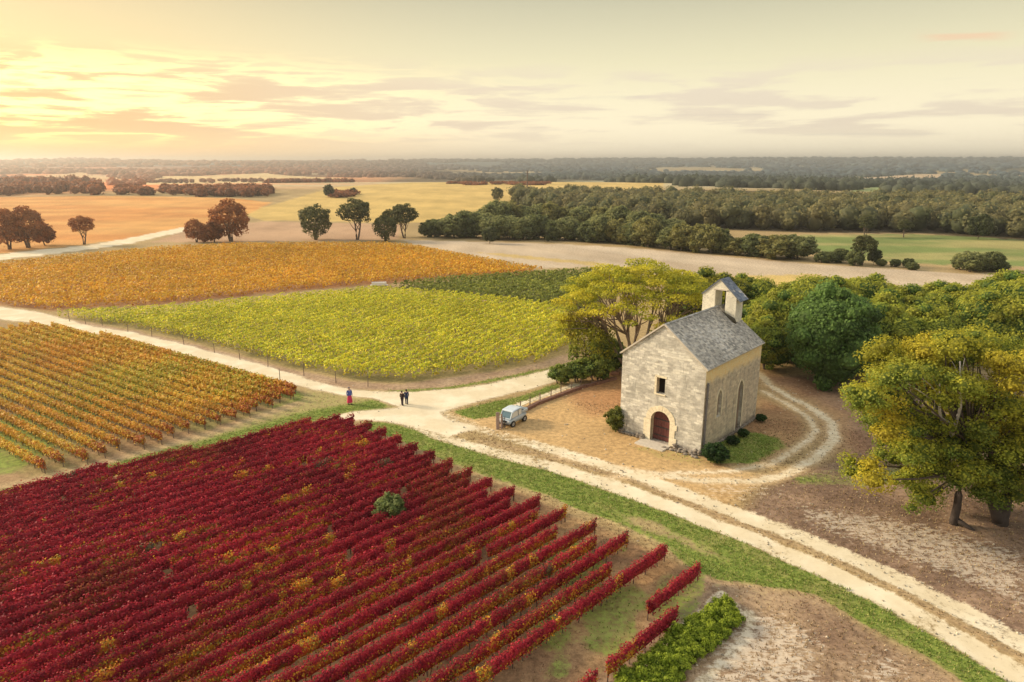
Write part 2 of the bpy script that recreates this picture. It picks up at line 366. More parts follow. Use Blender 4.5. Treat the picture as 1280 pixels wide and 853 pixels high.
GV = {}
def build_ground():
    az = np.concatenate([np.radians(np.arange(-180, -50, 4.0)), np.radians(np.arange(-50, 50, 0.215)), np.radians(np.arange(50, 180, 4.0))])
    rr = [9.0, 14.0]; 
    r = 18.0
    while r < 9000: rr.append(r); r *= 1.0075 if r < 130 else (1.014 if r < 700 else 1.03)
    rr = np.array(rr); na, nr = len(az), len(rr)
    R, A = np.meshgrid(rr, az, indexing='ij'); X = R * np.sin(A); Y = R * np.cos(A)
    Xf, Yf = X.ravel(), Y.ravel()
    # gentle wandering of every outline
    amp = np.clip(Rf := R.ravel(), 0, 400) * 0.006
    wx = (fbm(Xf / 2.2, Yf / 2.2, 21, 3) - .5) * amp * 1.6; wy = (fbm(Xf / 2.2 + 50, Yf / 2.2, 22, 3) - .5) * amp * 1.6
    U, V = Xf + wx, Yf + wy
    soft = 0.25 + Rf * 0.004
    def inside(poly, s=1.0): return sstep(-sd_poly(U, V, poly), -soft * s, soft * s)
    def near(line, w, s=1.0): return sstep(-sd_line(U, V, line), -w - soft * s, -w + soft * s)
    n1 = fbm(Xf / 9, Yf / 9, 31, 4); n2 = fbm(Xf / 2.5, Yf / 2.5, 33, 4); n3 = fbm(Xf / 40, Yf / 40, 35, 3)
    def C(a, b, f): return np.array(a)[None] * (1 - f[:, None]) + np.array(b)[None] * f[:, None]
    tint = C((.34, .245, .12), (.42, .32, .17), n1)
    sand = np.zeros_like(Xf); grass = np.zeros_like(Xf); chalk = np.zeros_like(Xf)
    def put(m, col): nonlocal tint; tint = tint * (1 - m[:, None]) + col * m[:, None]
    cls = np.zeros(len(Xf), int)                                       # 0 ground
    rfar = sstep(Rf, 560, 720)
    # far country
    azf = A.ravel()
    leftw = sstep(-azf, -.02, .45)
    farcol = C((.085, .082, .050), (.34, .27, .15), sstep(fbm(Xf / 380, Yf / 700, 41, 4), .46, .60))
    farcol = farcol * (1 - leftw[:, None]) + farcol * np.array([[2.3, 1.0, .7]]) * leftw[:, None]  # reddens the left: warm lens flare painted into the ground colour
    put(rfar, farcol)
    pale = sstep(fbm(Xf / 500 + 9, Yf / 160, 43, 3), .60, .68) * rfar * (1 - sstep(Rf, 1500, 4200)); put(pale, np.array([[.50, .44, .28]]))
    put(sstep(Rf, 2600, 3600), C((.06, .10, .12), (.10, .14, .15), n3))  # bluish distance haze painted into the far ground colour
    for poly_, col_ in FARFIELDS: put(inside(poly_, .3) * .95, np.array([col_]))
    mid = inside(FARGOLD, .6); put(mid, C((.50, .36, .13), (.60, .44, .17), n3)); cls[mid > .5] = 4
    dg = inside(GL([(560, 272), (600, 264), (660, 257), (760, 258), (760, 280), (580, 282)]), .5); put(dg, np.array([[.20, .20, .06]]))
    tf = inside(TANFIELD, .6); put(tf, C((.54, .25, .08), (.62, .34, .12), sstep(fbm(Xf / 50, Yf / 14, 44, 3), .3, .7))); cls[tf > .5] = 4  # orange flare tint mixed into the tan of the field
    dirt = inside(GL([(190, 303), (235, 288), (330, 277), (500, 281), (500, 300), (300, 303)]), .6); put(dirt, C((.42, .27, .17), (.50, .34, .22), n1)); cls[dirt > .5] = 4
    bg = inside(BEIGE, .7); stripes = fbm((Xf * .8 + Yf * .6) / 3, (Xf * .6 - Yf * .8) / 60, 45, 4)
    put(bg, C((.44, .345, .245), (.60, .51, .39), stripes)); cls[bg > .5] = 4
    gs = inside(GL([(590, 315), (640, 318), (760, 330), (740, 332), (640, 322)]), .4); put(gs * .7, np.array([[.52, .38, .12]]))
    gs = inside(GL([(880, 346), (1010, 343), (1120, 356), (1130, 372), (880, 358)]), .6); put(gs * .8, np.array([[.60, .44, .13]]))
    chalk = np.maximum(chalk, inside(GL([(640, 305), (780, 309), (900, 322), (1240, 345), (1000, 338), (760, 320)]), 2) * .35)
    ps = inside(PASTURE, .5); put(ps, C((.18, .23, .075), (.34, .31, .13), sstep(fbm(Xf / 40, Yf / 8, 46, 3), .4, .75))); cls[ps > .5] = 5
    tex = fbm((Xf * .5 + Yf * .87) / 14, (Xf * .87 - Yf * .5) / 60, 66, 4); tex2 = fbm(Xf / 6, Yf / 16, 67, 4)
    tint = tint * (1 + (.34 * (tex - .5) + .40 * (tex2 - .5)) * sstep(Rf, 110, 180))[:, None]
    wd_ = inside(GL([(640, 258), (690, 268), (760, 282), (850, 286), (1000, 291), (1150, 292), (1300, 302), (1450, 310), (1500, 262), (1280, 247), (1000, 244), (820, 243), (650, 246)]), .6); put(wd_ * .95, np.array([[.075, .06, .035]])); cls[(wd_ > .5)] = 0
    # floors of the vineyards
    for poly, a, b in ((ORANGE, (.30, .15, .07), (.42, .25, .12)), (YELLOW, (.20, .17, .07), (.34, .27, .13)), (DARKGREEN, (.12, .14, .05), (.20, .19, .08)),
                       (GOLD, (.34, .23, .13), (.28, .25, .10)), (RED, (.26, .16, .09), (.40, .26, .13))):
        m = inside(poly, .8); put(m, C(a, b, sstep(n2, .3, .7))); cls[m > .5] = 3
    rd = inside(RED, .8)
    green_in = sstep(fbm(Xf / 4, Yf / 4, 47, 3), .42, .62) * rd * (.25 + .75 * sstep(Xf, -9, 2)); grass = np.maximum(grass, green_in * .55)
    chalk = np.maximum(chalk, rd * sstep(fbm(Xf / 5 + 7, Yf / 5, 48, 3), .5, .7) * .30)
    gd = inside(GOLD, .8); grass = np.maximum(grass, gd * sstep(n1, .42, .62) * .62)
    # bare strip below the yellow vineyard, stony edge
    es = inside(GL([(66, 396), (170, 414), (250, 432), (360, 461), (440, 477), (500, 481), (640, 462), (720, 440), (720, 452), (640, 469), (560, 484), (500, 489), (430, 486), (340, 461), (250, 438), (100, 408)]), .5)
    put(es, C((.30, .20, .13), (.46, .34, .23), n2)); 
    ge = inside(GL([(480, 489), (560, 483), (640, 469), (700, 455), (690, 462), (640, 474), (560, 488), (500, 492)]), .5); grass = np.maximum(grass, ge * .62)
    # left grass way
    vg = inside(VERGE_L, 1.0); put(vg, C((.36, .29, .14), (.42, .34, .17), n2)); cls[vg > .5] = 2
    dl = sd_poly(U, V, VERGE_L)
    vl = GL([(0, 617), (100, 597), (250, 560), (380, 522), (470, 506)])
    grass = np.maximum(grass, vg * (.42 + .35 * near(vl, 1.3, 2) ))
    rut = near(GL([(-60, 622), (0, 609), (100, 586), (250, 545), (370, 505)]), .35, 1.5) ; put(rut * .8, np.array([[.46, .33, .20]])); grass *= (1 - rut * .9)
    # broad verge between vines and track
    VR = GL([(455, 527), (500, 531), (570, 551), (640, 575), (720, 599), (800, 626), (900, 664), (960, 690), (1010, 713), (1100, 752), (1200, 806), (1260, 845), (1300, 880),
             (1240, 880), (1190, 842), (1100, 795), (1020, 745), (960, 735), (900, 725), (868, 712), (840, 690), (780, 660), (700, 628), (640, 607), (560, 577), (500, 550), (450, 535)])
    vr = inside(VR, 1.0); put(vr, C((.34, .27, .13), (.42, .33, .18), n2)); cls[vr > .5] = 2
    ed = np.minimum(sd_line(U, V, RUT_LO), 99)
    g = .47 + .66 * sstep(-np.abs(ed - 1.9), -1.9, -.3) + .50 * sstep(-np.abs(sd_line(U, V, GL([(455, 533), (560, 580), (700, 637), (800, 682), (870, 722)]))), -3.4, -.8)
    g = g + (n1 - .5) * .9 + (n2 - .5) * .5
    grass = np.maximum(grass, vr * g)
    tan = near(GL([(560, 574), (640, 604), (720, 636), (800, 668), (850, 690)]), .18, .8); put(tan * .6, np.array([[.50, .40, .20]])); grass *= (1 - tan * .55)
    # forecourt and the slope by the low fence
    fc = inside(GL([(560, 516), (640, 505), (700, 488), (760, 462), (780, 460), (800, 550), (880, 570), (960, 600), (900, 640), (800, 600), (700, 562), (600, 536)]), 2.0)
    put(fc, C((.46, .30, .14), (.58, .42, .22), n1)); sand = np.maximum(sand, fc * (.10 + .5 * (n1 - .45)))
    red_e = inside(GL([(700, 492), (770, 462), (800, 470), (790, 515), (740, 520)]), 3.0); put(red_e * .85, C((.36, .19, .10), (.46, .27, .14), n2)); sand *= (1 - red_e * .7)
    gt = inside(GL([(556, 516), (600, 506), (650, 496), (700, 478), (700, 486), (650, 506), (625, 520), (590, 524)]), 1.0); grass = np.maximum(grass, gt * .85); cls[gt > .5] = 2; sand *= (1 - gt)
    pp = near(GL([(640, 509), (668, 499), (700, 488), (722, 480)]), .42, .4); sand = np.maximum(sand, pp); grass *= (1 - pp)
    # litter-strewn ground on the right
    lt = inside(GL([(945, 470), (1000, 470), (1400, 470), (1400, 900), (1290, 815), (1100, 712), (1000, 668), (930, 640), (960, 608), (1060, 570), (1060, 520), (1000, 490)]), 2.0)
    put(lt, C((.20, .135, .10), (.33, .23, .165), sstep(n2, .25, .75)))
    warm = near(GL([(960, 470), (1040, 510), (1070, 560)]), 2.0, 6); put(warm * .7, C((.36, .19, .11), (.48, .30, .17), n2))
    inn = inside(GL([(950, 495), (1000, 520), (1005, 545), (960, 572), (890, 585), (940, 520)]), 1.5); put(inn, C((.24, .13, .075), (.46, .30, .155), n2))
    gc = inside(GL([(880, 552), (935, 540), (975, 545), (985, 560), (940, 580), (890, 580)]), 1.6); grass = np.maximum(grass, gc * (.95 - .3 * (n2 > .6)))
    gb = inside(GL([(980, 596), (1040, 580), (1130, 583), (1150, 600), (1080, 612), (1000, 607)]), 2.5); grass = np.maximum(grass, gb * .62 * (n1 + .5))
    gf = inside(GL([(820, 558), (880, 568), (890, 585), (820, 575), (770, 556)]), 1.2); grass = np.maximum(grass, gf * .42)
    # brown corner at the bottom right
    br = inside(GL([(868, 715), (900, 727), (960, 737), (1020, 748), (1100, 797), (1190, 845), (1230, 880), (700, 900), (800, 800)]), 1.5)
    put(br, C((.24, .16, .11), (.40, .29, .19), sstep(n2, .2, .75))); grass = np.maximum(grass, br * sstep(n1, .52, .7) * .5)
    for poly, k in ((CHALK1, .62), (CHALK2, .60), (CHALK3, .50), (CHALK4, .45)): chalk = np.maximum(chalk, inside(poly, 4.0) * k)
    st = near(GL([(905, 740), (880, 765), (840, 800), (800, 850)]), .28, .8); sand = np.maximum(sand, st * .0)
    s1 = near(GL([(903, 742), (850, 790), (800, 835), (770, 870)]), .35, .8); s2 = near(GL([(905, 752), (940, 770), (930, 800), (890, 840), (860, 870)]), .45, .9)
    sand = np.maximum(sand, np.maximum(s1 * .62, s2 * .55))
    # roads and tracks
    w = 1.0 + .25 * (n1 - .5)
    ru = near(RUT_UP, 1.0, 1.1) ; rl = near(RUT_LO, 1.0, 1.1)
    mid2 = near(GL([(600, 552), (700, 574), (800, 603), (900, 645), (1020, 689), (1110, 732), (1248, 807), (1330, 850)]), .30, 1.2)
    put(mid2 * .9, C((.36, .25, .15), (.50, .38, .23), n2)); grass *= (1 - mid2 * .75)
    
    fade = .55 + .45 * sstep(-Rf, -66, -48)
    for m in (ru, rl): sand = np.maximum(sand, m * fade * (.74 + .75 * (n2 - .42)))
    grass *= (1 - np.maximum(ru, rl) * .95)
    for ln, wd, k in ((LOOP_A, .60, .62), (LOOP_B, .45, .58)):
        m = near(ln, wd, .9); sand = np.maximum(sand, m * k); grass *= (1 - m * .9); put(m * .9, np.array([[.66, .50, .31]]))
    sand = sand * (1 - mid2 * .72)
    cls[(np.maximum(ru, rl) > .5) | (mid2 > .5)] = 6
    cls[(near(LOOP_A, .75, .1) > .5) | (near(LOOP_B, .6, .1) > .5)] = 6
    rp = inside(ROAD, .8); fp = inside(FAR_PATH, .5)
    put(np.maximum(rp, fp), np.array([[.74, .64, .50]])); sand = np.maximum(sand * (1 - rp), np.maximum(rp, fp) * (1.0)); grass *= (1 - rp); chalk *= (1 - rp)
    cls[rp > .5] = 1; cls[fp > .5] = 7
    cls[Rf > 1500] = 8
    Z = terrain_h(Xf, Yf) + (fbm(Xf / 3, Yf / 3, 51, 3) - .5) * .12 * (1 - rp) * (Rf < 400)
    Z = Z - .06 * np.maximum(ru, rl) 
    V3 = np.stack([Xf, Yf, Z], 1)
    i = np.arange(nr - 1)[:, None] * na; j = np.arange(na)[None]; j2 = (j + 1) % na
    Q = np.stack([i + j, i + na + j, i + na + j2, i + j2], 2).reshape(-1, 4)[:, ::-1]
    fc_ = cls[Q[:, 0]]
    mask = np.stack([sand, grass, chalk], 1)
    k_ = (Rf < 85) & (np.abs(azf) < .8); GV.update(x=Xf[k_], y=Yf[k_], z=Z[k_], sand=sand[k_], grass=grass[k_], tint=tint[k_], cls=cls[k_], w=(Rf[k_]) ** 2)
    names = {0: 'ground', 1: 'road', 2: 'grass_verge', 3: 'vineyard_ground', 4: 'dry_field', 5: 'pasture', 6: 'dirt_track', 7: 'far_path', 8: 'hills'}
    for k, nm in names.items():
        q = Q[fc_ == k]
        if k == 0:                                                        # close the disc under the camera
            c = len(V3); Vx = np.vstack([V3, [[0, 0, 0]]]); 
        else: Vx = V3
        used, inv = np.unique(q, return_inverse=True)
        Vu = Vx[used]; cu = tint[used]; mu = mask[used]; qq = inv.reshape(q.shape)
        me = mesh_from(nm, Vu, qq, np.clip(cu, 0, 1), smooth=True)
        a = me.color_attributes.new('mask', 'FLOAT_COLOR', 'POINT'); cc = np.ones((len(Vu), 4), np.float32); cc[:, :3] = mu; a.data.foreach_set('color', cc.ravel())
        o = link(nm, me, M_GROUND); o['kind'] = 'structure'
    ring = V3[:na]; me = mesh_from('ground_near', np.vstack([ring, [[0, 0, 0]]]), np.array([[k, (k + 1) % na, na] for k in range(na)]), np.tile([[.3, .2, .12]], (na + 1, 1)))
    o = link('ground', me, M_GROUND); o['kind'] = 'structure'
build_ground()
def ground_z(x, y): return float(terrain_h(np.array([x * 1.0]), np.array([y * 1.0]))[0]) - .02

# ------------------------------------------------------------------ vineyards
ORD = ['first', 'second', 'third', 'fourth', 'fifth', 'sixth', 'seventh', 'eighth', 'ninth', 'tenth', 'eleventh', 'twelfth', 'thirteenth', 'fourteenth', 'fifteenth',
       'sixteenth', 'seventeenth', 'eighteenth', 'nineteenth', 'twentieth', 'twenty-first', 'twenty-second', 'twenty-third', 'twenty-fourth', 'twenty-fifth', 'twenty-sixth',
       'twenty-seventh', 'twenty-eighth', 'twenty-ninth', 'thirtieth', 'thirty-first', 'thirty-second', 'thirty-third', 'thirty-fourth', 'thirty-fifth', 'thirty-sixth',
       'thirty-seventh', 'thirty-eighth', 'thirty-ninth', 'fortieth', 'forty-first', 'forty-second', 'forty-third', 'forty-fourth', 'forty-fifth', 'forty-sixth']

def clip_row(n, ang, poly, step=0.25, smin=-200, smax=250):
    """stretches of the line at offset n and direction ang that lie inside a field"""
    c, s = math.cos(ang), math.sin(ang)
    S = np.arange(smin, smax, step); X = n * s + S * c; Y = -n * c + S * s
    ins = sd_poly(X, Y, poly) < 0; out = []; k = 0
    while k < len(S):
        if ins[k]:
            j = k
            while j + 1 < len(S) and ins[j + 1]: j += 1
            if S[j] - S[k] > 1.5: out.append((S[k], S[j]))
            k = j + 1
        k += 1
    return out

def row_foliage(segs, ang, n, hgt, wid, dens, size, colf, seed, base=.40):
    """leaves and leafy core of one trellised row; coordinates relative to the row's first end"""
    r = np.random.default_rng(seed); c, s = math.cos(ang), math.sin(ang)
    Vs, Fs, Cs = [], [], []; nb = 0; sp_ = 1.3
    for (a, b) in segs:
        L = b - a; m = int(L * dens)
        S = r.uniform(a, b, m)
        top = hgt * (1 + .07 * (fbm(S / 1.1, S * 0 + n * 3, 61, 3) - .5) * 2 + .05 * np.cos(2 * math.pi * S / sp_))
        t = r.uniform(-.28, math.pi + .28, m)
        wv = wid * (.8 + .5 * fbm(S / .8, S * 0 + n, 62, 3))
        taper = np.clip(np.minimum(S - a, b - S) / .35, .25, 1)
        yy = np.cos(t) * wv * .5 * taper + r.normal(0, .04, m)
        zm = (base + top) / 2; zz = zm + np.sin(t) * (top - zm)
        # sides: spread downward
        side = r.random(m) < .55
        zs = base + (top - base) * r.random(m) ** .8; yy = np.where(side, np.sign(r.random(m) - .5) * wv * .5 * (1 - .35 * ((zs - base) / (top - base)) ** 2) * taper + r.normal(0, .05, m), yy); zz = np.where(side, zs, zz)
        zz = zz + r.normal(0, .05, m) + (r.random(m) < .09) * r.uniform(0, .24, m)
        X = n * s + S * c - s * yy; Y = -n * c + S * s + c * yy
        N = np.stack([-s * np.cos(t), c * np.cos(t), np.abs(np.sin(t)) + .25], 1); N[side] = np.stack([-s * np.sign(yy), c * np.sign(yy), 0 * yy + .45], 1)[side]
        N += r.normal(0, .45, N.shape)
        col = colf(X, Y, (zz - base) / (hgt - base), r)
        v, f, cc = cards(np.stack([X, Y, zz], 1), N, r.uniform(.7, 1.3, m) * size, col, 0.85, up=True, seed=seed)
        Vs.append(v); Fs.append(f + nb); Cs.append(cc); nb += len(v)
        # core
        k = max(3, int(L / .45)); Sk = np.linspace(a + .12, b - .12, k)
        tk = hgt * .90 * (1 + .09 * (fbm(Sk / 1.1, Sk * 0 + n * 3, 61, 3) - .5) * 2 + .05 * np.cos(2 * math.pi * Sk / sp_)); wk = wid * .36 * np.clip(np.minimum(Sk - a, b - Sk) / .4, .3, 1)
        prof = [(-.7, base + .05), (-1, .55), (-.75, .85), (0, 1.0), (.75, .85), (1, .55), (.7, base + .05)]
        cv = []
        for (py, pz) in prof:
            z = np.full(k, pz) if pz == base + .05 else base + (tk - base) * pz
            z = z + r.normal(0, .03, k); y = py * wk
            cv.append(np.stack([n * s + Sk * c - s * y, -n * c + Sk * s + c * y, z], 1))
        cv = np.stack(cv, 1).reshape(-1, 3); p = len(prof)
        i = np.arange(k - 1)[:, None] * p; j = np.arange(p)[None]; j2 = (j + 1) % p
        f = np.stack([i + j, i + j2, i + p + j2, i + p + j], 2).reshape(-1, 4)
        cf = np.array([[0, 1, 5, 6], [1, 2, 4, 5], [2, 3, 3, 4]]); caps = np.array([[0, 1, 5, 6], [1, 2, 4, 5]]); e = (k - 1) * p
        f = np.vstack([f, caps[:, ::-1], caps + e])
        cc = colf(cv[:, 0], cv[:, 1], (cv[:, 2] - base) / (hgt - base), r)
        Vs.append(cv); Fs.append(f + nb); Cs.append(cc); nb += len(cv)
    return np.vstack(Vs), np.vstack(Fs), np.vstack(Cs)

def pick(r, m, pal, w):
    k = r.choice(len(pal), size=m, p=np.array(w) / sum(w)); return np.array(pal)[k]
def red_cols(X, Y, h, r):
    m = len(X)
    c = pick(r, m, [(.28, .018, .036), (.37, .026, .046), (.47, .034, .056), (.17, .013, .028), (.42, .06, .045)], [3, 4, 2.4, 1.6, 1])
    v = fbm(X / 3.5, Y / 3.5, 71, 3)[:, None]; c = c * (.60 + .85 * v)
    gp = fbm(X / 5 + 3, Y / 5 + 9, 72, 4) + .12 * sstep(-np.hypot(X + 2, Y - 34), -14, -4)
    odd = (np.abs(((X * .7009 - Y * .7133) + 21.0) / 2.5 - np.round(((X * .7009 - Y * .7133) + 21.0) / 2.5)) > .25)
    gp = gp + .07 * odd; lowg = sstep(gp, .52, .68) * (1 - sstep(h, .30 + .20 * odd, .70 + .25 * odd)) * (.50 + .20 * odd); full = sstep(fbm(X / 1.3, Y / 1.3, 73, 2), .74, .80) * .9 * sstep(gp, .42, .55)
    rust = sstep(fbm(X / 4 + 30, Y / 7, 77, 3), .55, .75) * .55
    pr = r.random(m)
    c = np.where((pr < rust)[:, None], pick(r, m, [(.30, .07, .03), (.22, .045, .025), (.36, .12, .04)], [2, 2, 1]), c)
    pr = r.random(m); g = pick(r, m, [(.72, .42, .04), (.62, .26, .035), (.36, .33, .06), (.50, .13, .03)], [3, 2, 2, 2])
    c = np.where((pr < np.maximum(lowg * .95, full))[:, None], g, c)
    ol = sstep(fbm(X / 2.6 + 40, Y / 2.6, 78, 2), .80, .9) * .6
    return np.where((r.random(m) < ol)[:, None], np.array([[.16, .13, .07]]), c)
def gold_cols(X, Y, h, r):
    m = len(X); c = pick(r, m, [(.72, .42, .05), (.80, .56, .08), (.62, .28, .04), (.66, .56, .08)], [3, 3, 1.8, 1.5])
    o = sstep(fbm(X / 9, Y / 9, 74, 3), .45, .62)[:, None]; c = c * (1 - .35 * o) + np.array([[.56, .20, .03]]) * .35 * o
    d = sd_line(X, Y, GL([(-60, 640), (0, 606), (100, 588), (200, 560), (300, 530), (386, 492)])); e = (sstep(-d, -5, -.5) * .75)
    c = np.where((r.random(m) < e)[:, None], pick(r, m, [(.46, .13, .035), (.38, .08, .04), (.50, .20, .04)], [2, 1, 1]), c)
    gr = sstep(-np.hypot(X + 40, Y - 92), -34, -12) * sstep(fbm(X / 6 + 3, Y / 6, 75, 3), .42, .65) * .6
    c = np.where((r.random(m) < gr)[:, None], pick(r, m, [(.46, .44, .05), (.58, .50, .06)], [1, 1]), c)
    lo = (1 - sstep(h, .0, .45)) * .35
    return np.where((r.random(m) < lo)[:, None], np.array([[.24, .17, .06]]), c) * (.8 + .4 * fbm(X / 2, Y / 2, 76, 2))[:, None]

def trellis(t, segs, ang, n, hgt, every, near, r):
    """end and line posts (parts) and the vine stems of one row (one joined part)"""
    c, s = math.cos(ang), math.sin(ang)
    def at(S, y=0): return (n * s + S * c - s * y, -n * c + S * s + c * y)
    ox, oy = t.location.x, t.location.y
    st = MB()
    for (a, b) in segs:
        k = max(1, int((b - a) / every))
        for q in range(k + 1):
            x, y = at(a + .15 + (b - a - .3) * q / k)
            o = bpy.data.objects.new('trellis_post', POST_ME); COL.objects.link(o); o.parent = t; o.location = (x - ox, y - oy, -.05); o.scale = (1, 1, hgt / 1.7)
        S = a + .7
        while S < b:
            x, y = at(S, r.uniform(-.04, .04)); x -= ox; y -= oy; l = r.uniform(-.12, .12)
            st.tube([(x, y, -.05), (x + l * .5, y + .04, .28), (x + l, y, .62)], [.035, .028, .02], 4, (.14, .10, .08)); S += 1.3
    if st.v:
        o = st.build('vine_stem', M_BARK, t); o['kind'] = 'stuff'
_pb = MB(); _pb.tube([(0, 0, 0), (0, 0, .9), (0.01, 0, 1.62)], [.04, .037, .033], 5, (.3, .25, .2))
_po = _pb.build('trellis_post', M_POST); POST_ME = _po.data; bpy.data.objects.remove(_po)

def make_row(name, segs, ang, n, hgt, wid, dens, size, colf, seed, label, group, every, posts=True):
    c, s = math.cos(ang), math.sin(ang); S0 = segs[-1][1]; ox, oy = n * s + S0 * c, -n * c + S0 * s
    t = empty(name, (ox, oy, 0)); tag(t, label, 'vine row', group)
    V, Fc, C = row_foliage(segs, ang, n, hgt, wid, dens, size, colf, seed)
    V = V - np.array([[ox, oy, 0]])
    link('foliage', mesh_from('row_foliage', V, Fc, C), M_VINE, t)
    if posts: trellis(t, segs, ang, n, hgt, every, True, random.Random(seed))
    return t

def build_red():
    ang = math.radians(44.5); rows = []
    # offsets and tip positions of the first rows are irregular, then long and short rows alternate
    rows += [(-17.0, [(-6, 22.5), (23.2, 29.6)]), (-18.35, [(28.6, 34.2)]), (-21.0, [(-6, 34.6)]), (-22.2, [(-6, 30.4)]), (-23.6, [(-6, 34.1)]), (-24.8, [(-6, 32.2)]),
             (-26.1, [(-6, 33.8)]), (-27.4, [(-6, 31.2)]), (-28.8, [(-6, 33.8)]), (-30.0, [(-6, 32.1)]), (-31.3, [(-6, 33.7)]), (-32.5, [(-6, 31.8)]), (-33.7, [(-6, 33.4)]), (-34.8, [(-6, 31.6)])]
    n = -36.0; k = 0
    while n > -63:
        rows.append((n, [(-16, 33.2 if k % 2 == 0 else 31.9)])); n -= 1.2; k += 1
    for i, (n, segs) in enumerate(rows):
        cl = clip_row(n, ang, RED, smin=-30, smax=60)
        if not cl: continue
        lo = min(a for a, b in cl); hi = max(b for a, b in cl)
        if i > 12: segs = [(lo, min(segs[0][1], hi))]
        else: segs = [(max(a, lo), b) for a, b in segs if b > max(a, lo) + 1]
        # small gaps where a vine has died
        r = random.Random(i); out = []
        for a, b in segs:
            cur = a
            while b - cur > 9:
                L = r.uniform(9, 60)
                if cur + L > b - 3: break
                out.append((cur, cur + L)); cur += L + r.uniform(.2, .5)
            out.append((cur, b))
        if i == 0: lb = 'shortest broken crimson vine row, nearest the bright green planting'
        elif i == 1: lb = 'detached crimson vine row segment at the right corner of the red vineyard'
        else: lb = f'{ORD[i]} crimson vine row, counting from the right corner of the red vineyard'
        make_row('vine_row', out, ang, n, 1.27, .38, 300 if i < 16 else 190, .095 if i < 16 else .12, red_cols, 100 + i, lb, 'crimson vine rows in the front vineyard', 5.0, True)
build_red()

def build_gold():
    ang = math.radians(-34.4); n = -21.0; i = 0
    c, s = math.cos(ang), math.sin(ang)
    while n > -84:
        cl = clip_row(n, ang, GOLD, smin=-120, smax=60)
        cl = [(a, b) for a, b in cl if b - a > 2]
        if cl:
            i += 1
            lb = f'{ORD[i-1]} golden vine row, counting from the grass way at the lower left'
            dens = 110 if i < 14 else 70
            j = random.Random(i * 3).uniform(0, 1.6)
            cl = [(cl[0][0], cl[-1][1] - j)]
            if cl[0][1] - cl[0][0] > 1.5:
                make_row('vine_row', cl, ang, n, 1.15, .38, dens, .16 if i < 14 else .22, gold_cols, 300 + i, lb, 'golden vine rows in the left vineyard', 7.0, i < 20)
        n -= 1.46
build_gold()

def field_mass(name, label, poly, ang, spacing, hgt, wid, dens, size, pal, wts, seed, rot_noise=8, jit=.35, tone=(.75, .5)):
    """vineyard far enough to read as one mass: leaf clusters set out along rows"""
    r = np.random.default_rng(seed); c, s = math.cos(ang), math.sin(ang)
    mn = poly.min(0); mx = poly.max(0); area = (mx[0] - mn[0]) * (mx[1] - mn[1])
    m = int(area * dens); X = r.uniform(mn[0], mx[0], m); Y = r.uniform(mn[1], mx[1], m)
    # snap to rows
    N_ = X * s - Y * c; S = X * c + Y * s; row = np.round(N_ / spacing); N_ = row * spacing + r.normal(0, wid * .3, m)
    X = N_ * s + S * c; Y = -N_ * c + S * s
    ok = sd_poly(X, Y, poly) < -.2; X, Y, S, row = X[ok], Y[ok], S[ok], row[ok]; m = len(X)
    top = hgt * (.8 + .4 * fbm(S / 1.2, row * 5.3, seed, 3)); Z = top * (1 - .85 * r.random(m) ** 1.7)
    Z += .02
    N = r.normal(0, .5, (m, 3)); N[:, 2] += .8; N[:, 1] -= .35
    col = pick(r, m, pal, wts); v = fbm(X / rot_noise, Y / rot_noise, seed + 1, 4)[:, None]; v2 = fbm(X / 1.8, Y / 1.8, seed + 2, 2)[:, None]
    col = col * (tone[0] + tone[1] * v) * (.75 + .5 * v2)
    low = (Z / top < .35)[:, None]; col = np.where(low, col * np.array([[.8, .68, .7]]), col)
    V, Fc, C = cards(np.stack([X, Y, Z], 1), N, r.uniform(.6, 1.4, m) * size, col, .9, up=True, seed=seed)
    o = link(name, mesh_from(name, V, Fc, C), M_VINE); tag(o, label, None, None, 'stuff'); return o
field_mass('yellow_green_vineyard', 'yellow-green vineyard in the middle beyond the pale road', YELLOW, math.radians(62), 1.6, 1.5, .34, 30, .25,
           [(.66, .62, .05), (.80, .70, .07), (.52, .56, .05), (.34, .38, .035)], [3, 2, 2.5, 1.5], 501, 7, tone=(.85, .35))
field_mass('dark_green_vineyard', 'dark green strip of vineyard behind the yellow-green one', DARKGREEN, math.radians(62), 1.6, 1.3, .5, 9, .45,
           [(.24, .27, .05), (.32, .33, .055), (.18, .21, .04)], [2, 2, 2], 511, 7)
field_mass('orange_vineyard', 'orange vineyard beyond the yellow-green one', ORANGE, math.radians(48), 1.7, 1.5, .5, 9.5, .40,
           [(.64, .36, .035), (.70, .43, .045), (.56, .27, .03), (.66, .45, .06)], [3, 3, 2, 1.5], 521, 22, tone=(.8, .5))

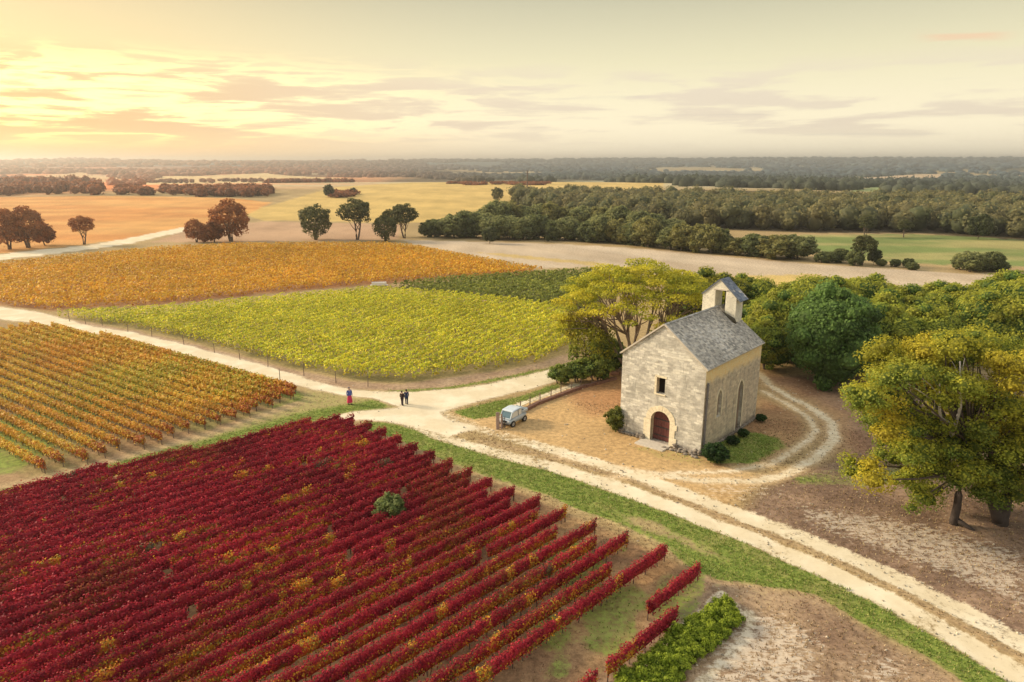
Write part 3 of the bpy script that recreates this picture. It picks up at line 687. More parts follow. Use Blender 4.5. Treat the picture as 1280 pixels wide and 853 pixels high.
# ------------------------------------------------------------------ trees
def clump_cards(clumps, dens, size, r, seed, colf, droop=0.0, inner=.25, lower=.35):
    """clumps: (centre, radii, colour); leaves on and just under the skin of each clump, culled where they lie deep in another clump"""
    Cc = np.array([c[0] for c in clumps]); Rr = np.array([c[1] for c in clumps]); Cl = np.array([c[2] for c in clumps])
    P, N, K = [], [], []
    for k in range(len(clumps)):
        a = Rr[k]; area = 4 * math.pi * ((a[0] * a[1]) ** 1.6 / 3 + 2 * (a[0] * a[2]) ** 1.6 / 3) ** (1 / 1.6)
        m = max(6, int(area * dens)); d = r.normal(size=(m, 3)); d /= np.linalg.norm(d, axis=1, keepdims=True)
        keep = (d[:, 2] > -.25) | (r.random(m) < lower); d = d[keep]; m = len(d)
        rad = 1 + r.normal(0, .09, m) - inner * r.random(m) ** 2
        # lumpy skin
        b = .16 * (fbm(d[:, 0] * 2.3 + k * 3.1, d[:, 1] * 2.3 + d[:, 2] * 2.9, seed + 5, 3) - .5) * 2
        p = Cc[k] + d * a * (rad + b)[:, None]; P.append(p); nn = d / a; N.append(nn / np.linalg.norm(nn, axis=1, keepdims=True)); K.append(np.full(m, k))
    P = np.vstack(P); N = np.vstack(N); K = np.concatenate(K)
    deep = np.zeros(len(P), bool)
    for k in range(len(clumps)):
        q = (((P - Cc[k]) / Rr[k]) ** 2).sum(1); deep |= (q < .50) & (K != k)
    P, N, K = P[~deep], N[~deep], K[~deep]
    col = colf(P, N, K, Cl[K], r)
    N = N + r.normal(0, .45, N.shape); N[:, 2] += .15
    return cards(P, N, r.uniform(.6, 1.35, len(P)) * size, col, .95, seed=seed)
def core_mesh(clumps, shrink, seed, colmul=.8):
    """rounded lumps filling the inside of each clump"""
    ic = ICO
    V, Fs, C = [], [], []; b = 0
    for k, (c, a, cl) in enumerate(clumps):
        d = ic[0]; w = 1 + .25 * (fbm(d[:, 0] * 2 + k, d[:, 1] * 2 + d[:, 2] * 2, seed, 2) - .5)
        V.append(np.array(c) + d * np.array(a) * shrink * w[:, None]); Fs.append(ic[1] + b); C.append(np.tile(np.array([cl]) * colmul, (len(d), 1))); b += len(d)
    return np.vstack(V), np.vstack(Fs), np.vstack(C)
def make_ico(sub):
    bm = bmesh.new(); bmesh.ops.create_icosphere(bm, subdivisions=sub, radius=1)
    v = np.array([x.co[:] for x in bm.verts]); f = np.array([[q.index for q in p.verts] for p in bm.faces]); bm.free(); return v, f
ICO = make_ico(2); ICO1 = make_ico(1)
def tri2quad(f): return np.hstack([f, f[:, 2:3]])
def merge_meshes(name, parts):
    V, Fs, C = [], [], []; b = 0
    for v, f, c in parts:
        V.append(v); Fs.append(f + b if f.shape[1] == 4 else None); C.append(c)
        if f.shape[1] == 3: Fs[-1] = np.hstack([f, f[:, :1]]) + b
        b += len(v)
    V = np.vstack(V); C = np.vstack(C)
    me = bpy.data.meshes.new(name); tri = [p for p in parts if p[1].shape[1] == 3]
    # mixed tris and quads
    loops = []; starts = []; tot = []; s = 0; b = 0
    for v, f, c in parts:
        k = f.shape[1]; loops.append((f + b).ravel()); starts.append(s + np.arange(len(f)) * k); tot.append(np.full(len(f), k)); s += f.size; b += len(v)
    loops = np.concatenate(loops).astype(np.int32); starts = np.concatenate(starts).astype(np.int32); tot = np.concatenate(tot).astype(np.int32)
    me.vertices.add(len(V)); me.vertices.foreach_set('co', V.astype(np.float32).ravel())
    me.loops.add(len(loops)); me.loops.foreach_set('vertex_index', loops)
    me.polygons.add(len(starts)); me.polygons.foreach_set('loop_start', starts); me.polygons.foreach_set('loop_total', tot); me.update(calc_edges=True)
    a = me.color_attributes.new('col', 'FLOAT_COLOR', 'POINT'); c4 = np.ones((len(V), 4), np.float32); c4[:, :3] = C; a.data.foreach_set('color', c4.ravel())
    return me
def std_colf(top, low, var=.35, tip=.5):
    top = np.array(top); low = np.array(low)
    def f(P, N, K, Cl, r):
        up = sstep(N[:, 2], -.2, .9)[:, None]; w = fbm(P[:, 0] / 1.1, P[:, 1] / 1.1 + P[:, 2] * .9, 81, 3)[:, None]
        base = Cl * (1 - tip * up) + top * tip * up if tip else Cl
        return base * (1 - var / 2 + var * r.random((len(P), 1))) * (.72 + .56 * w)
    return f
def limb(mb, a, b, r0, r1, r, wob=.12, seg=5, sides=6, col=(.22, .17, .14), sag=0.0):
    a, b = Vector(a), Vector(b); L = (b - a).length; pts = []
    o1 = Vector((r.uniform(-1, 1), r.uniform(-1, 1), r.uniform(-.4, .4))) * wob * L
    for i in range(seg + 1):
        t = i / seg; p = a.lerp(b, t) + o1 * math.sin(math.pi * t) + Vector((0, 0, sag * L * math.sin(math.pi * t)))
        p += Vector((r.uniform(-1, 1), r.uniform(-1, 1), r.uniform(-1, 1))) * wob * .12 * L * (0 < i < seg); pts.append(p)
    mb.tube(pts, [r0 + (r1 - r0) * (i / seg) ** .8 for i in range(seg + 1)], sides, col); return pts

def small_tree(seed, height, spread, cols, trunk_h=.25, n=9, dens=5, size=.45, core=True, topcol=None, stems=1, flat=1.0, wood=(.16, .12, .10)):
    """rounded tree or bush of clumps; returns (crown mesh, trunk mesh)"""
    r = random.Random(seed); rn = np.random.default_rng(seed); cl = []
    cz = height * (1 + trunk_h) / 2; rz = height * (1 - trunk_h) / 2; R = spread / 2
    for i in range(n):
        u = (i + .5) / n; z = -.75 + 1.6 * u; a = i * 2.4 + r.uniform(-.4, .4); rr = math.sqrt(max(.05, 1 - z * z)) * r.uniform(.5, .68)
        k = r.uniform(.34, .50); c = Vector((math.cos(a) * rr * R, math.sin(a) * rr * R, cz + z * rz * .66))
        co = np.array(r.choice(cols)); cl.append(((c.x, c.y, c.z), (R * k, R * k * r.uniform(.85, 1.1), rz * k * flat * 1.05), co))
    cl.append(((0, 0, cz), (R * .55, R * .55, rz * .62), np.array(cols[0])))
    for i in range(int(n * 1.6)):
        d = Vector((r.gauss(0, 1), r.gauss(0, 1), r.gauss(.35, .8))).normalized(); k = r.uniform(.12, .24); q = r.uniform(.82, 1.08)
        cl.append(((d.x * R * q * .9, d.y * R * q * .9, cz + d.z * rz * q), (R * k * 1.15, R * k * 1.15, rz * k * flat), np.array(r.choice(cols)) * r.uniform(.85, 1.25)))
    tc = topcol if topcol is not None else cols[-1]
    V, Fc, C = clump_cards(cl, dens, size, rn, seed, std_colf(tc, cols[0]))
    parts = [(V, Fc, C)]
    if core: parts.append(core_mesh(cl, .80, seed, .75))
    crown = merge_meshes('crown', parts)
    mb = MB()
    for sidx in range(stems):
        a = sidx * 2.2 + seed; bx, by = (math.cos(a) * .25 * (stems > 1), math.sin(a) * .25 * (stems > 1)); off = R * .3 * (stems > 1)
        pts = limb(mb, (bx, by, -.2), (bx + math.cos(a) * off, by + math.sin(a) * off, height * .6), height * .026 + .05, height * .010, r, .05, 5, 6, wood)
        for q in range(4):
            c = cl[(q * 3 + sidx) % len(cl)][0]; limb(mb, pts[2 + q % 2], c, height * .012, .03, r, .1, 3, 4, wood)
    o = mb.build('trunk', M_BARK, smooth=True); me = o.data; bpy.data.objects.remove(o)
    return crown, me
M_LEAFS = M_LEAF
def place_tree(name, crown, trunk, loc, rz, sc, label, group=None, cat='tree'):
    t = empty(name, loc, rz); t.scale = sc if isinstance(sc, tuple) else (sc,) * 3; tag(t, label, cat, group)
    link('crown', crown, M_LEAFS, t)
    if trunk is not None: link('trunk', trunk, M_BARK, t)
    return t

# ------------------------------------------------------------------ chapel
CH_W, CH_L, CH_E, CH_R = 8.35, 12.1, 7.9, 11.1
def chapel_wall_mat():
    m, t = new_mat('old_stone_wall'); co = t.coord('Object')
    sp = t.add('ShaderNodeSeparateXYZ'); t.l.new(co, sp.inputs[0]); x, y, z = sp.outputs
    geo = t.add('ShaderNodeNewGeometry'); ns = t.add('ShaderNodeVectorTransform', vector_type='NORMAL', convert_from='WORLD', convert_to='OBJECT'); t.l.new(geo.outputs['Normal'], ns.inputs[0])
    nsx = t.add('ShaderNodeSeparateXYZ'); t.l.new(ns.outputs[0], nsx.inputs[0]); side = t.ss(t.math('ABSOLUTE', nsx.outputs[0]), .4, .6)
    cb = t.add('ShaderNodeCombineXYZ'); t.l.new(t.math('ADD', x, y), cb.inputs[0]); t.l.new(z, cb.inputs[1])
    wob = t.noise(co, 1.6, 3); cb2 = t.add('ShaderNodeVectorMath', operation='ADD'); t.l.new(cb.outputs[0], cb2.inputs[0])
    wv = t.add('ShaderNodeCombineXYZ'); t.l.new(t.math('MULTIPLY', t.math('SUBTRACT', wob, .5), .35), wv.inputs[1]); t.l.new(wv.outputs[0], cb2.inputs[1])
    br = t.add('ShaderNodeTexBrick'); t.l.new(cb2.outputs[0], br.inputs['Vector']); br.inputs['Scale'].default_value = 1.0
    br.inputs['Color1'].default_value = (1.12, 1.10, 1.05, 1); br.inputs['Color2'].default_value = (.62, .60, .58, 1); br.inputs['Mortar'].default_value = (.92, .90, .86, 1)
    br.inputs['Mortar Size'].default_value = .022; br.inputs['Mortar Smooth'].default_value = .4; br.inputs['Brick Width'].default_value = .52; br.inputs['Row Height'].default_value = .23
    n_big = t.noise(co, .55, 5, .6, .3); n_mid = t.noise(co, 2.4, 6, .7, .2); n_f = t.noise(co, 11, 5, .7)
    st = t.vmul(co, (2.2, 2.2, .35)); n_st = t.noise(st, 1.0, 5, .65)
    lay = t.noise(t.vmul(co, (.8, .8, 3.6)), 1.0, 5, .7, .2)
    base = t.mix(t.ss(n_mid, .3, .7), (.68, .67, .63), (.84, .84, .81))
    base = t.mix(t.math('MULTIPLY', t.ss(lay, .45, .62), .55), base, (.84, .82, .75))
    base = t.mix(t.math('MULTIPLY', t.ss(lay, .50, .36), .50), base, (.46, .435, .385))
    base = t.mix(.95, base, t.mix(1.0, base, br.outputs['Color'], 'MULTIPLY'))
    # grey lichen and soot in blotches and runs
    base = t.mix(t.math('MULTIPLY', t.ss(n_big, .47, .62), .58), base, (.36, .345, .31))
    base = t.mix(t.math('MULTIPLY', t.ss(n_st, .56, .70), .55), base, (.20, .19, .17))
    base = t.mix(t.math('MULTIPLY', t.ss(n_f, .60, .72), .42), base, (.17, .155, .13))
    # the long side: ochre limewash under the eaves, weathered pinkish-brown stone below
    n_e = t.noise(co, .9, 4)
    up = t.ss(t.math('ADD', z, t.math('MULTIPLY', t.math('SUBTRACT', n_e, .5), 1.6)), 6.2, 6.9)
    low = t.mix(t.ss(n_mid, .3, .7), (.56, .45, .34), (.84, .75, .59))
    low = t.mix(t.math('MULTIPLY', t.ss(n_f, .42, .6), .5), low, (.62, .55, .43))
    low = t.mix(t.math('MULTIPLY', t.ss(n_st, .52, .68), .5), low, (.30, .27, .25))
    low = t.mix(.6, low, t.mix(1.0, low, br.outputs['Color'], 'MULTIPLY'))
    pl = t.mix(t.ss(n_mid, .35, .65), (.88, .66, .32), (.88, .74, .46))
    sd = t.mix(up, low, pl)
    base = t.mix(side, base, sd)
    # uneven darker foot towards the ground
    ft = t.ss(t.math('ADD', z, t.math('MULTIPLY', t.math('SUBTRACT', n_mid, .5), 1.2)), .75, .15)
    base = t.mix(t.math('MULTIPLY', ft, .6), base, (.22, .18, .15))
    hgt = t.math('ADD', t.math('MULTIPLY', br.outputs['Fac'], -.5), t.math('ADD', t.math('MULTIPLY', n_mid, .8), t.math('MULTIPLY', n_f, .5)))
    finish(t, base, .95, t.bump(hgt, .85, .09), .1); return m
M_WALL = chapel_wall_mat()
def plaster_mat(name, c1, c2, stain, amt):
    m, t = new_mat(name); co = t.coord('Object'); a = t.noise(co, 1.7, 5, .65); b = t.noise(co, 6, 5, .7)
    c = t.mix(t.ss(a, .35, .65), c1, c2); c = t.mix(t.math('MULTIPLY', t.ss(b, .52, .7), amt), c, stain)
    finish(t, c, .92, t.bump(b, .5, .03), .15); return m
M_PLASTER = plaster_mat('pale_plaster', (.78, .74, .62), (.62, .59, .50), (.28, .27, .24), .7)
M_SURR = plaster_mat('dressed_stone', (.84, .76, .58), (.74, .66, .49), (.34, .30, .25), .45)
M_INFILL = plaster_mat('blocked_opening', (.27, .20, .16), (.38, .29, .22), (.14, .11, .09), .6)
M_SLATE = simple('slate', (.2, .2, .2), .7, .3, 0, 5, .35, .5, attr=True)
M_TRIM = simple('verge_stone', (.56, .51, .44), .9, .2, 0, 4, .3, .4)
M_DARK = simple('dark_interior', (.018, .014, .013), .95, .05)
M_DOOR = simple('door_boards', (.15, .055, .05), .7, .25, 0, 4, .35, .4)
M_IRON = simple('iron', (.05, .045, .045), .6, .4, .3)
M_PIPE = simple('lead_pipe', (.19, .18, .19), .7, .3, .1, 3, .4, .3)

def arch_outline(w, h, pointed=False, n=10):
    """(x, z) outline of an arched opening standing on z = 0"""
    r = w / 2; pts = [(-r, 0)]
    if pointed:
        k = h - w * 1.05
        for i in range(n + 1):
            t = i / n; a = math.pi - t * math.radians(68); pts.append((-r + w * 1.12 + math.cos(a) * w * 1.12, k + math.sin(a) * w * 1.05))
        pts = [p for p in pts if p[0] <= 0] + [(0, h)]
        pts += [(-x, z) for x, z in pts[:-1][::-1]]
    else:
        for i in range(n + 1):
            a = math.pi - math.pi * i / n; pts.append((math.cos(a) * r, h - r + math.sin(a) * r))
        pts.append((r, 0))
    return pts
def cutter(outline, origin, ax, depth_dir, depth):
    mb = MB(); o = Vector(origin); ax = Vector(ax); d = Vector(depth_dir)
    ol = [tuple(ax * x + Vector((0, 0, z))) for x, z in outline]
    mb.prism(ol, o - d * .5, o + d * depth); ob = mb.build('cutter', None); return ob
def apply_bool(ob, cutters):
    for c in cutters:
        md = ob.modifiers.new('cut', 'BOOLEAN'); md.operation = 'DIFFERENCE'; md.solver = 'EXACT'; md.object = c
    dg = bpy.context.evaluated_depsgraph_get(); dg.update()
    me = bpy.data.meshes.new_from_object(ob.evaluated_get(dg)); ob.modifiers.clear(); old = ob.data; ob.data = me
    for c in cutters: bpy.data.objects.remove(c)

def slates(name, origin, along, up, nrm, L, S, course, width, pal, mat, parent, seed, holes=None, loc=None):
    """overlapping slates on a roof slope: origin at the eaves, along = eaves direction, up = slope direction"""
    r = random.Random(seed); mb = MB(); o = Vector(origin); a = Vector(along); u = Vector(up); n = Vector(nrm); nc = int(round(S / course)); course = S / nc
    for k in range(nc):
        x = -width * (.5 if k % 2 else 0)
        while x < L:
            w = width * r.uniform(.8, 1.2); x0 = max(x, 0); x1 = min(x + w - .012, L)
            if x1 - x0 > .05:
                if not (holes and holes((x0 + x1) / 2, (k + .5) * course)):
                    l = min(course * 1.35, S - k * course); lift = .045 + r.uniform(-.008, .014); low = .02; sk = r.uniform(-.012, .012)
                    p = lambda X, U, Z: o + a * X + u * U + n * Z
                    base = r.choice(pal); g = r.uniform(.85, 1.15)
                    big = fbm(np.array([x0 * .35 + seed]), np.array([k * course * .35]), seed, 3)[0]; g *= .65 + .7 * big
                    if r.random() < .04 + .8 * max(0, big - .52): base = (.46, .44, .41)
                    c = tuple(v * g for v in base)
                    mb.add([p(x0, k * course + sk, lift), p(x1, k * course + sk * .3, lift), p(x1, k * course + l, low), p(x0, k * course + l, low),
                            p(x0, k * course + sk, lift - .03), p(x1, k * course + sk * .3, lift - .03)], [(0, 1, 2, 3), (4, 5, 1, 0), (4, 0, 3), (1, 5, 2)], c)
            x += w
    ob = mb.build(name, mat, parent); ob['kind'] = 'stuff'; return ob

CHAPEL = None
def build_chapel():
    global CHAPEL
    th = math.radians(-41.2); bx, by = 16.6, 55.68
    # local frame: x runs from the left front corner to the right front corner, y runs back along the nave
    ox = bx - math.cos(th) * CH_W; oy = by - math.sin(th) * CH_W
    root = empty('chapel', (ox, oy, 0), th); CHAPEL = root
    tag(root, 'old pale stone chapel with slate roof, arched door and small bellcote', 'chapel')
    W, L, E, R = CH_W, CH_L, CH_E, CH_R; pitch = math.atan2(R - E, W / 2); T = .7
    # walls: solid gabled block with a hollow inside
    mb = MB(); g = [(0, -.5), (W, -.5), (W, E), (W / 2, R), (0, E)]
    mb.prism([(x, 0, z) for x, z in g], (0, 0, 0), (0, L, 0)); wall = mb.build('wall', M_WALL, root)
    gi = [(T, -.3), (W - T, -.3), (W - T, E - .4), (W / 2, R - .75), (T, E - .4)]
    mb = MB(); mb.prism([(x, 0, z) for x, z in gi], (0, T, 0), (0, L - T, 0)); inner = mb.build('cutter', None)
    DX = 4.28; door_w, door_h = 1.95, 3.05
    cuts = [inner, cutter(arch_outline(door_w, door_h), (DX, 0, .05), (1, 0, 0), (0, 1, 0), 1.6),
            cutter([(-.42, 0), (.42, 0), (.42, 1.5), (-.42, 1.5)], (4.12, 0, 4.75), (1, 0, 0), (0, 1, 0), 1.6),
            cutter(arch_outline(.95, 2.75, True), (W, 3.15, 2.7), (0, 1, 0), (-1, 0, 0), .40),
            cutter(arch_outline(1.25, 5.3, True), (W, 7.75, .0), (0, 1, 0), (-1, 0, 0), .34)]
    for c in cuts: c.parent = root
    wall.data.materials.clear(); wall.data.materials.append(M_WALL)
    bpy.context.view_layer.update()
    apply_bool(wall, cuts)
    # plinth of rough stones round the foot
    r = random.Random(4); xs = -0.1
    pm = MB()
    def rough(c, size):
        v, f = ICO1; w = np.array([[r.uniform(.8, 1.15)] for _ in v]); V = v * w * np.array(size) * .5 + np.array(c); g_ = r.uniform(.6, 1.1)
        col = (.30 * g_, .26 * g_, .22 * g_)
        pm.add(V.tolist(), [tuple(q) for q in f], col)
    x = -.1
    while x < W + .1:
        w = r.uniform(.28, .6)
        if abs(x + w / 2 - DX) > 1.6:
            for lv in range(2 if r.random() < .7 else 1): rough((x + w / 2, -.05 - r.uniform(0, .14), .10 + lv * .22), (w * 1.15, .5, .34))
        x += w * .9
    y = .2
    while y < L:
        w = r.uniform(.3, .6); rough((W + .04 + r.uniform(0, .08), y, .08), (.42, w * 1.1, .32)); y += w * .95
    x = W * .62
    while x < W + .2: rough((x, -.35 - r.uniform(0, .45), .05), (.5, .5, .26)); x += .35
    o = pm.build('plinth_stones', M_STONE, root); o['kind'] = 'stuff'
    # door surround, voussoir by voussoir
    sw = .52
    def quad_block(mb_, p0, p1, p2, p3, y0, y1, col=None):
        mb_.add([(p0[0], y0, p0[1]), (p1[0], y0, p1[1]), (p2[0], y0, p2[1]), (p3[0], y0, p3[1]), (p0[0], y1, p0[1]), (p1[0], y1, p1[1]), (p2[0], y1, p2[1]), (p3[0], y1, p3[1])],
                [(0, 1, 2, 3), (7, 6, 5, 4), (0, 4, 5, 1), (1, 5, 6, 2), (2, 6, 7, 3), (3, 7, 4, 0)], col)
    ri = door_w / 2; zc = .05 + door_h - ri
    sur = empty('door_surround', (0, 0, 0)); sur.parent = root
    nv = 11
    for k in range(nv):
        a0 = math.pi * k / nv + .008; a1 = math.pi * (k + 1) / nv - .008; ro = ri + sw * r.uniform(.94, 1.05)
        mb = MB(); quad_block(mb, (DX + math.cos(a0) * ri, zc + math.sin(a0) * ri), (DX + math.cos(a0) * ro, zc + math.sin(a0) * ro),
                              (DX + math.cos(a1) * ro, zc + math.sin(a1) * ro), (DX + math.cos(a1) * ri, zc + math.sin(a1) * ri), -.05 - r.uniform(0, .012), .34)
        mb.build('voussoir', M_SURR, sur)
    for sx in (-1, 1):
        z = .06
        while z < zc - .02:
            h = min(r.uniform(.34, .5), zc - .008 - z)
            w = sw * (1.0 if r.random() < .5 else 1.35); mb = MB(); xa, xb = DX + sx * ri, DX + sx * (ri + w)
            mb.box(((xa + xb) / 2, .145, z + h / 2 - .004), (abs(xb - xa), .39 + r.uniform(0, .02), h - .01)); mb.build('jamb_stone', M_SURR, sur); z += h
    # door leaf of vertical boards, set deep
    d = empty('door', (0, 0, 0)); d.parent = root
    bw = door_w / 7
    for k in range(7):
        x0 = DX - ri + k * bw + .006; x1 = x0 + bw - .012; hz = lambda x: zc + math.sqrt(max(0, ri * ri - (x - DX) ** 2))
        mb = MB(); mb.add([(x0, .52, .10), (x1, .52, .10), (x1, .52, hz(x1)), ((x0 + x1) / 2, .52, hz((x0 + x1) / 2)), (x0, .52, hz(x0)),
                           (x0, .60, .10), (x1, .60, .10), (x1, .60, hz(x1)), ((x0 + x1) / 2, .60, hz((x0 + x1) / 2)), (x0, .60, hz(x0))],
                          [(0, 1, 2, 3, 4), (9, 8, 7, 6, 5), (0, 5, 6, 1), (1, 6, 7, 2), (2, 7, 8, 3), (3, 8, 9, 4), (4, 9, 5, 0)])
        mb.build('board', M_DOOR, d)
    for z in (.55, 1.35, 2.1):
        mb = MB(); mb.box((DX, .50, z), (door_w * .9, .035, .09)); mb.build('hinge_strap', M_IRON, d)
    mb = MB(); mb.tube([(DX + .45, .5, 1.15), (DX + .45, .42, 1.15), (DX + .45, .42, 1.35), (DX + .45, .5, 1.35)], [.018] * 4, 5); mb.build('handle', M_IRON, d)
    mb = MB(); mb.box((DX - .25, -.8, .02), (2.9, 1.5, .14), jitter=.05); mb.build('doorstep', M_TRIM, root)
    # slit window with pale splayed reveal
    wn = empty('window', (0, 0, 0)); wn.parent = root
    mb = MB(); mb.box((4.12 - .52, -.012, 5.5), (.20, .06, 1.7)); mb.build('frame', M_SURR, wn)
    mb = MB(); mb.box((4.12, -.012, 6.36), (1.15, .06, .2)); mb.build('lintel', M_SURR, wn)
    mb = MB(); mb.box((4.12, -.04, 4.69), (1.05, .14, .12)); mb.build('sill', M_SURR, wn)
    mb = MB(); mb.box((4.12 + .0, .5, 5.5), (.84, .04, 1.5)); mb.build('slit_dark', M_DARK, wn)  # near-black sheet standing in for the dark inside the slit
    # stonework scars above the door
    # side niches with their frames
    for (yc, z0, w, h, lab) in ((3.15, 2.7, .95, 2.75, None), (7.75, 0.0, 1.25, 5.3, None)):
        ol = arch_outline(w, h, True); s = empty('niche', (0, 0, 0)); s.parent = root
        mb = MB(); mb.prism([(0, x, z) for x, z in ol], (W - .36, yc, z0), (W - .28, yc, z0)); mb.build('infill', M_INFILL, s)
        mb = MB(); oo = [(x * (1 + .34 / w), z + (.16 if z > .1 else 0)) for x, z in ol]
        for k in range(len(ol) - 1):
            mb.add([(W + .035, yc + ol[k][0], z0 + ol[k][1]), (W + .035, yc + oo[k][0], z0 + oo[k][1]), (W + .035, yc + oo[k + 1][0], z0 + oo[k + 1][1]), (W + .035, yc + ol[k + 1][0], z0 + ol[k + 1][1]),
                    (W - .05, yc + ol[k][0], z0 + ol[k][1]), (W - .05, yc + oo[k][0], z0 + oo[k][1]), (W - .05, yc + oo[k + 1][0], z0 + oo[k + 1][1]), (W - .05, yc + ol[k + 1][0], z0 + ol[k + 1][1])],
                   [(0, 1, 2, 3), (0, 4, 5, 1), (1, 5, 6, 2), (3, 2, 6, 7), (0, 3, 7, 4)])
        mb.build('frame', M_SURR, s)
    # roof
    rf = empty('roof', (0, 0, 0)); rf.parent = root
    ov = .14; S = (W / 2 + ov) / math.cos(pitch); cs, sn = math.cos(pitch), math.sin(pitch)
    pal = [(.38, .355, .315), (.31, .29, .26), (.44, .41, .36), (.25, .24, .22), (.50, .46, .40)]
    for sx, oxx in ((1, W + ov), (-1, -ov)):
        u = (-sx * cs, 0, sn); n = (sx * sn, 0, cs); ez = E - ov * math.tan(pitch) + .02
        mb = MB(); a = Vector((oxx, -ov, ez)); b = Vector((W / 2, -ov, R + .02)); c = Vector((W / 2, L + ov, R + .02)); e = Vector((oxx, L + ov, ez)); dn = Vector(n) * .07
        mb.add([a + dn * .0, b, c, e, a + dn, b + dn, c + dn, e + dn], [(0, 1, 2, 3), (7, 6, 5, 4), (0, 4, 5, 1), (1, 5, 6, 2), (2, 6, 7, 3), (3, 7, 4, 0)], (.2, .2, .2)); mb.build('decking', M_SLATE, rf)
        org = Vector((oxx, -ov, ez)) + Vector(n) * .06 + Vector(u) * -.04
        slates('slates', org, (0, 1, 0), u, n, L + 2 * ov, S + .03,   .20, .27, pal, M_SLATE, rf, 3 if sx > 0 else 9)
        mb = MB(); p0 = Vector((oxx + sx * .03, -ov - .03, ez - .01)); p1 = Vector((W / 2, -ov - .03, R + .09)); dz = Vector(n) * .17; dy = Vector((0, .2, 0))
        mb.add([p0 - dz * .2, p1 - dz * .2, p1 + dz * .6, p0 + dz * .6] + [q + dy for q in (p0 - dz * .2, p1 - dz * .2, p1 + dz * .6, p0 + dz * .6)], [(0, 1, 2, 3), (7, 6, 5, 4), (0, 4, 5, 1), (1, 5, 6, 2), (2, 6, 7, 3), (3, 7, 4, 0)]); mb.build('verge', M_TRIM, rf)
        mb = MB(); mb.box((oxx + sx * .035, L / 2, ez + .03), (.07, L + 2 * ov + .1, .11)); mb.build('eaves_board', M_TRIM, rf)
    mb = MB(); nr = 26
    for k in range(nr):
        y0 = -ov + (L - 1.6 + ov) * k / nr; y1 = y0 + (L - 1.6 + ov) / nr - .015; c = r.uniform(.28, .48)
        mb.add([(W / 2 - .14, y0, R + .10), (W / 2, y0, R + .20), (W / 2 + .14, y0, R + .10), (W / 2 - .14, y1, R + .10), (W / 2, y1, R + .20), (W / 2 + .14, y1, R + .10)], [(0, 1, 2), (5, 4, 3), (0, 3, 4, 1), (1, 4, 5, 2)], (c, c * .97, c * .92))
    o = mb.build('ridge_tiles', M_SLATE, rf); o['kind'] = 'stuff'
    # bellcote astride the rear gable
    bc = empty('bellcote', (0, 0, 0)); bc.parent = root
    bwid, y0, y1, zb, ze, za = 3.5, L - 1.65, L - .02, 8.6, 12.25, 13.85; x0 = W / 2 - bwid / 2 + .15; x1 = x0 + bwid; xm = (x0 + x1) / 2
    mb = MB(); mb.prism([(x, 0, z) for x, z in ((x0, zb), (x1, zb), (x1, ze), (xm, za), (x0, ze))], (0, y0, 0), (0, y1, 0)); bell = mb.build('wall', M_PLASTER, bc)
    c1 = cutter([(-.55, 0), (.55, 0), (.55, 2.15), (-.55, 2.15)], (xm + .1, y0, 10.7), (1, 0, 0), (0, 1, 0), 3.2)
    c1.parent = root; bpy.context.view_layer.update(); apply_bool(bell, [c1])
    mb = MB(); mb.box((xm + .1, y0 - .015, 12.9), (1.45, .16, .12)); mb.build('lintel', M_TRIM, bc)
    mb = MB(); mb.box((xm + .33, y1 - .3, 11.75), (.66, .08, 2.1)); mb.build('opening_dark', M_DARK, bc)  # near-black sheet painting the shade in half of the opening
    bp = math.atan2(za - ze, bwid / 2); bo = .42
    for sx in (1, -1):
        bo_ = bo if sx > 0 else .05
        u = (-sx * math.cos(bp), 0, math.sin(bp)); n = (sx * math.sin(bp), 0, math.cos(bp)); Ls = (bwid / 2 + bo_) / math.cos(bp)
        org = Vector((xm + sx * (bwid / 2 + bo_), y0 - .10, ze - bo_ * math.tan(bp) + .03)); a, b, al = org, org + Vector(u) * Ls, Vector((0, y1 - y0 + .22, 0)); dn = Vector(n) * .07
        mb = MB(); mb.add([a, b, b + al, a + al, a + dn, b + dn, b + al + dn, a + al + dn], [(0, 1, 2, 3), (7, 6, 5, 4), (0, 4, 5, 1), (1, 5, 6, 2), (2, 6, 7, 3), (3, 7, 4, 0)], (.17, .19, .23)); mb.build('roof_deck', M_SLATE, bc)
        slates('slates', a + dn, (0, 1, 0), u, n, al.y, Ls, .3, .34, [(.17, .20, .26), (.13, .16, .22), (.22, .25, .30)], M_SLATE, bc, 15 + sx)
    # dark rounded strip along the foot of the bellcote
    mb = MB(); mb.tube([(W / 2 + .5, y0 - .06, R - .35), (x1 - .1, y0 - .1, R - 1.02), (x1 + .12, y0 + .1, R - 1.35)], [.10, .22, .08], 6, (.10, .09, .07)); mb.build('foot_strip', M_STONE, bc)
    # downpipe on the long side, close to the front corner
    mb = MB(); mb.tube([(W + .10, .35, .1), (W + .10, .33, 3.4), (W + .10, .35, 6.6)], [.11, .10, .09], 7); 
    for z in (1.2, 3.2, 5.2, 6.4): mb.box((W + .08, .34, z), (.2, .28, .07))
    mb.build('downpipe', M_PIPE, root)
    mb = MB(); mb.box((W + .004, .30, 3.4), (.05, .62, 6.6)); 
build_chapel()

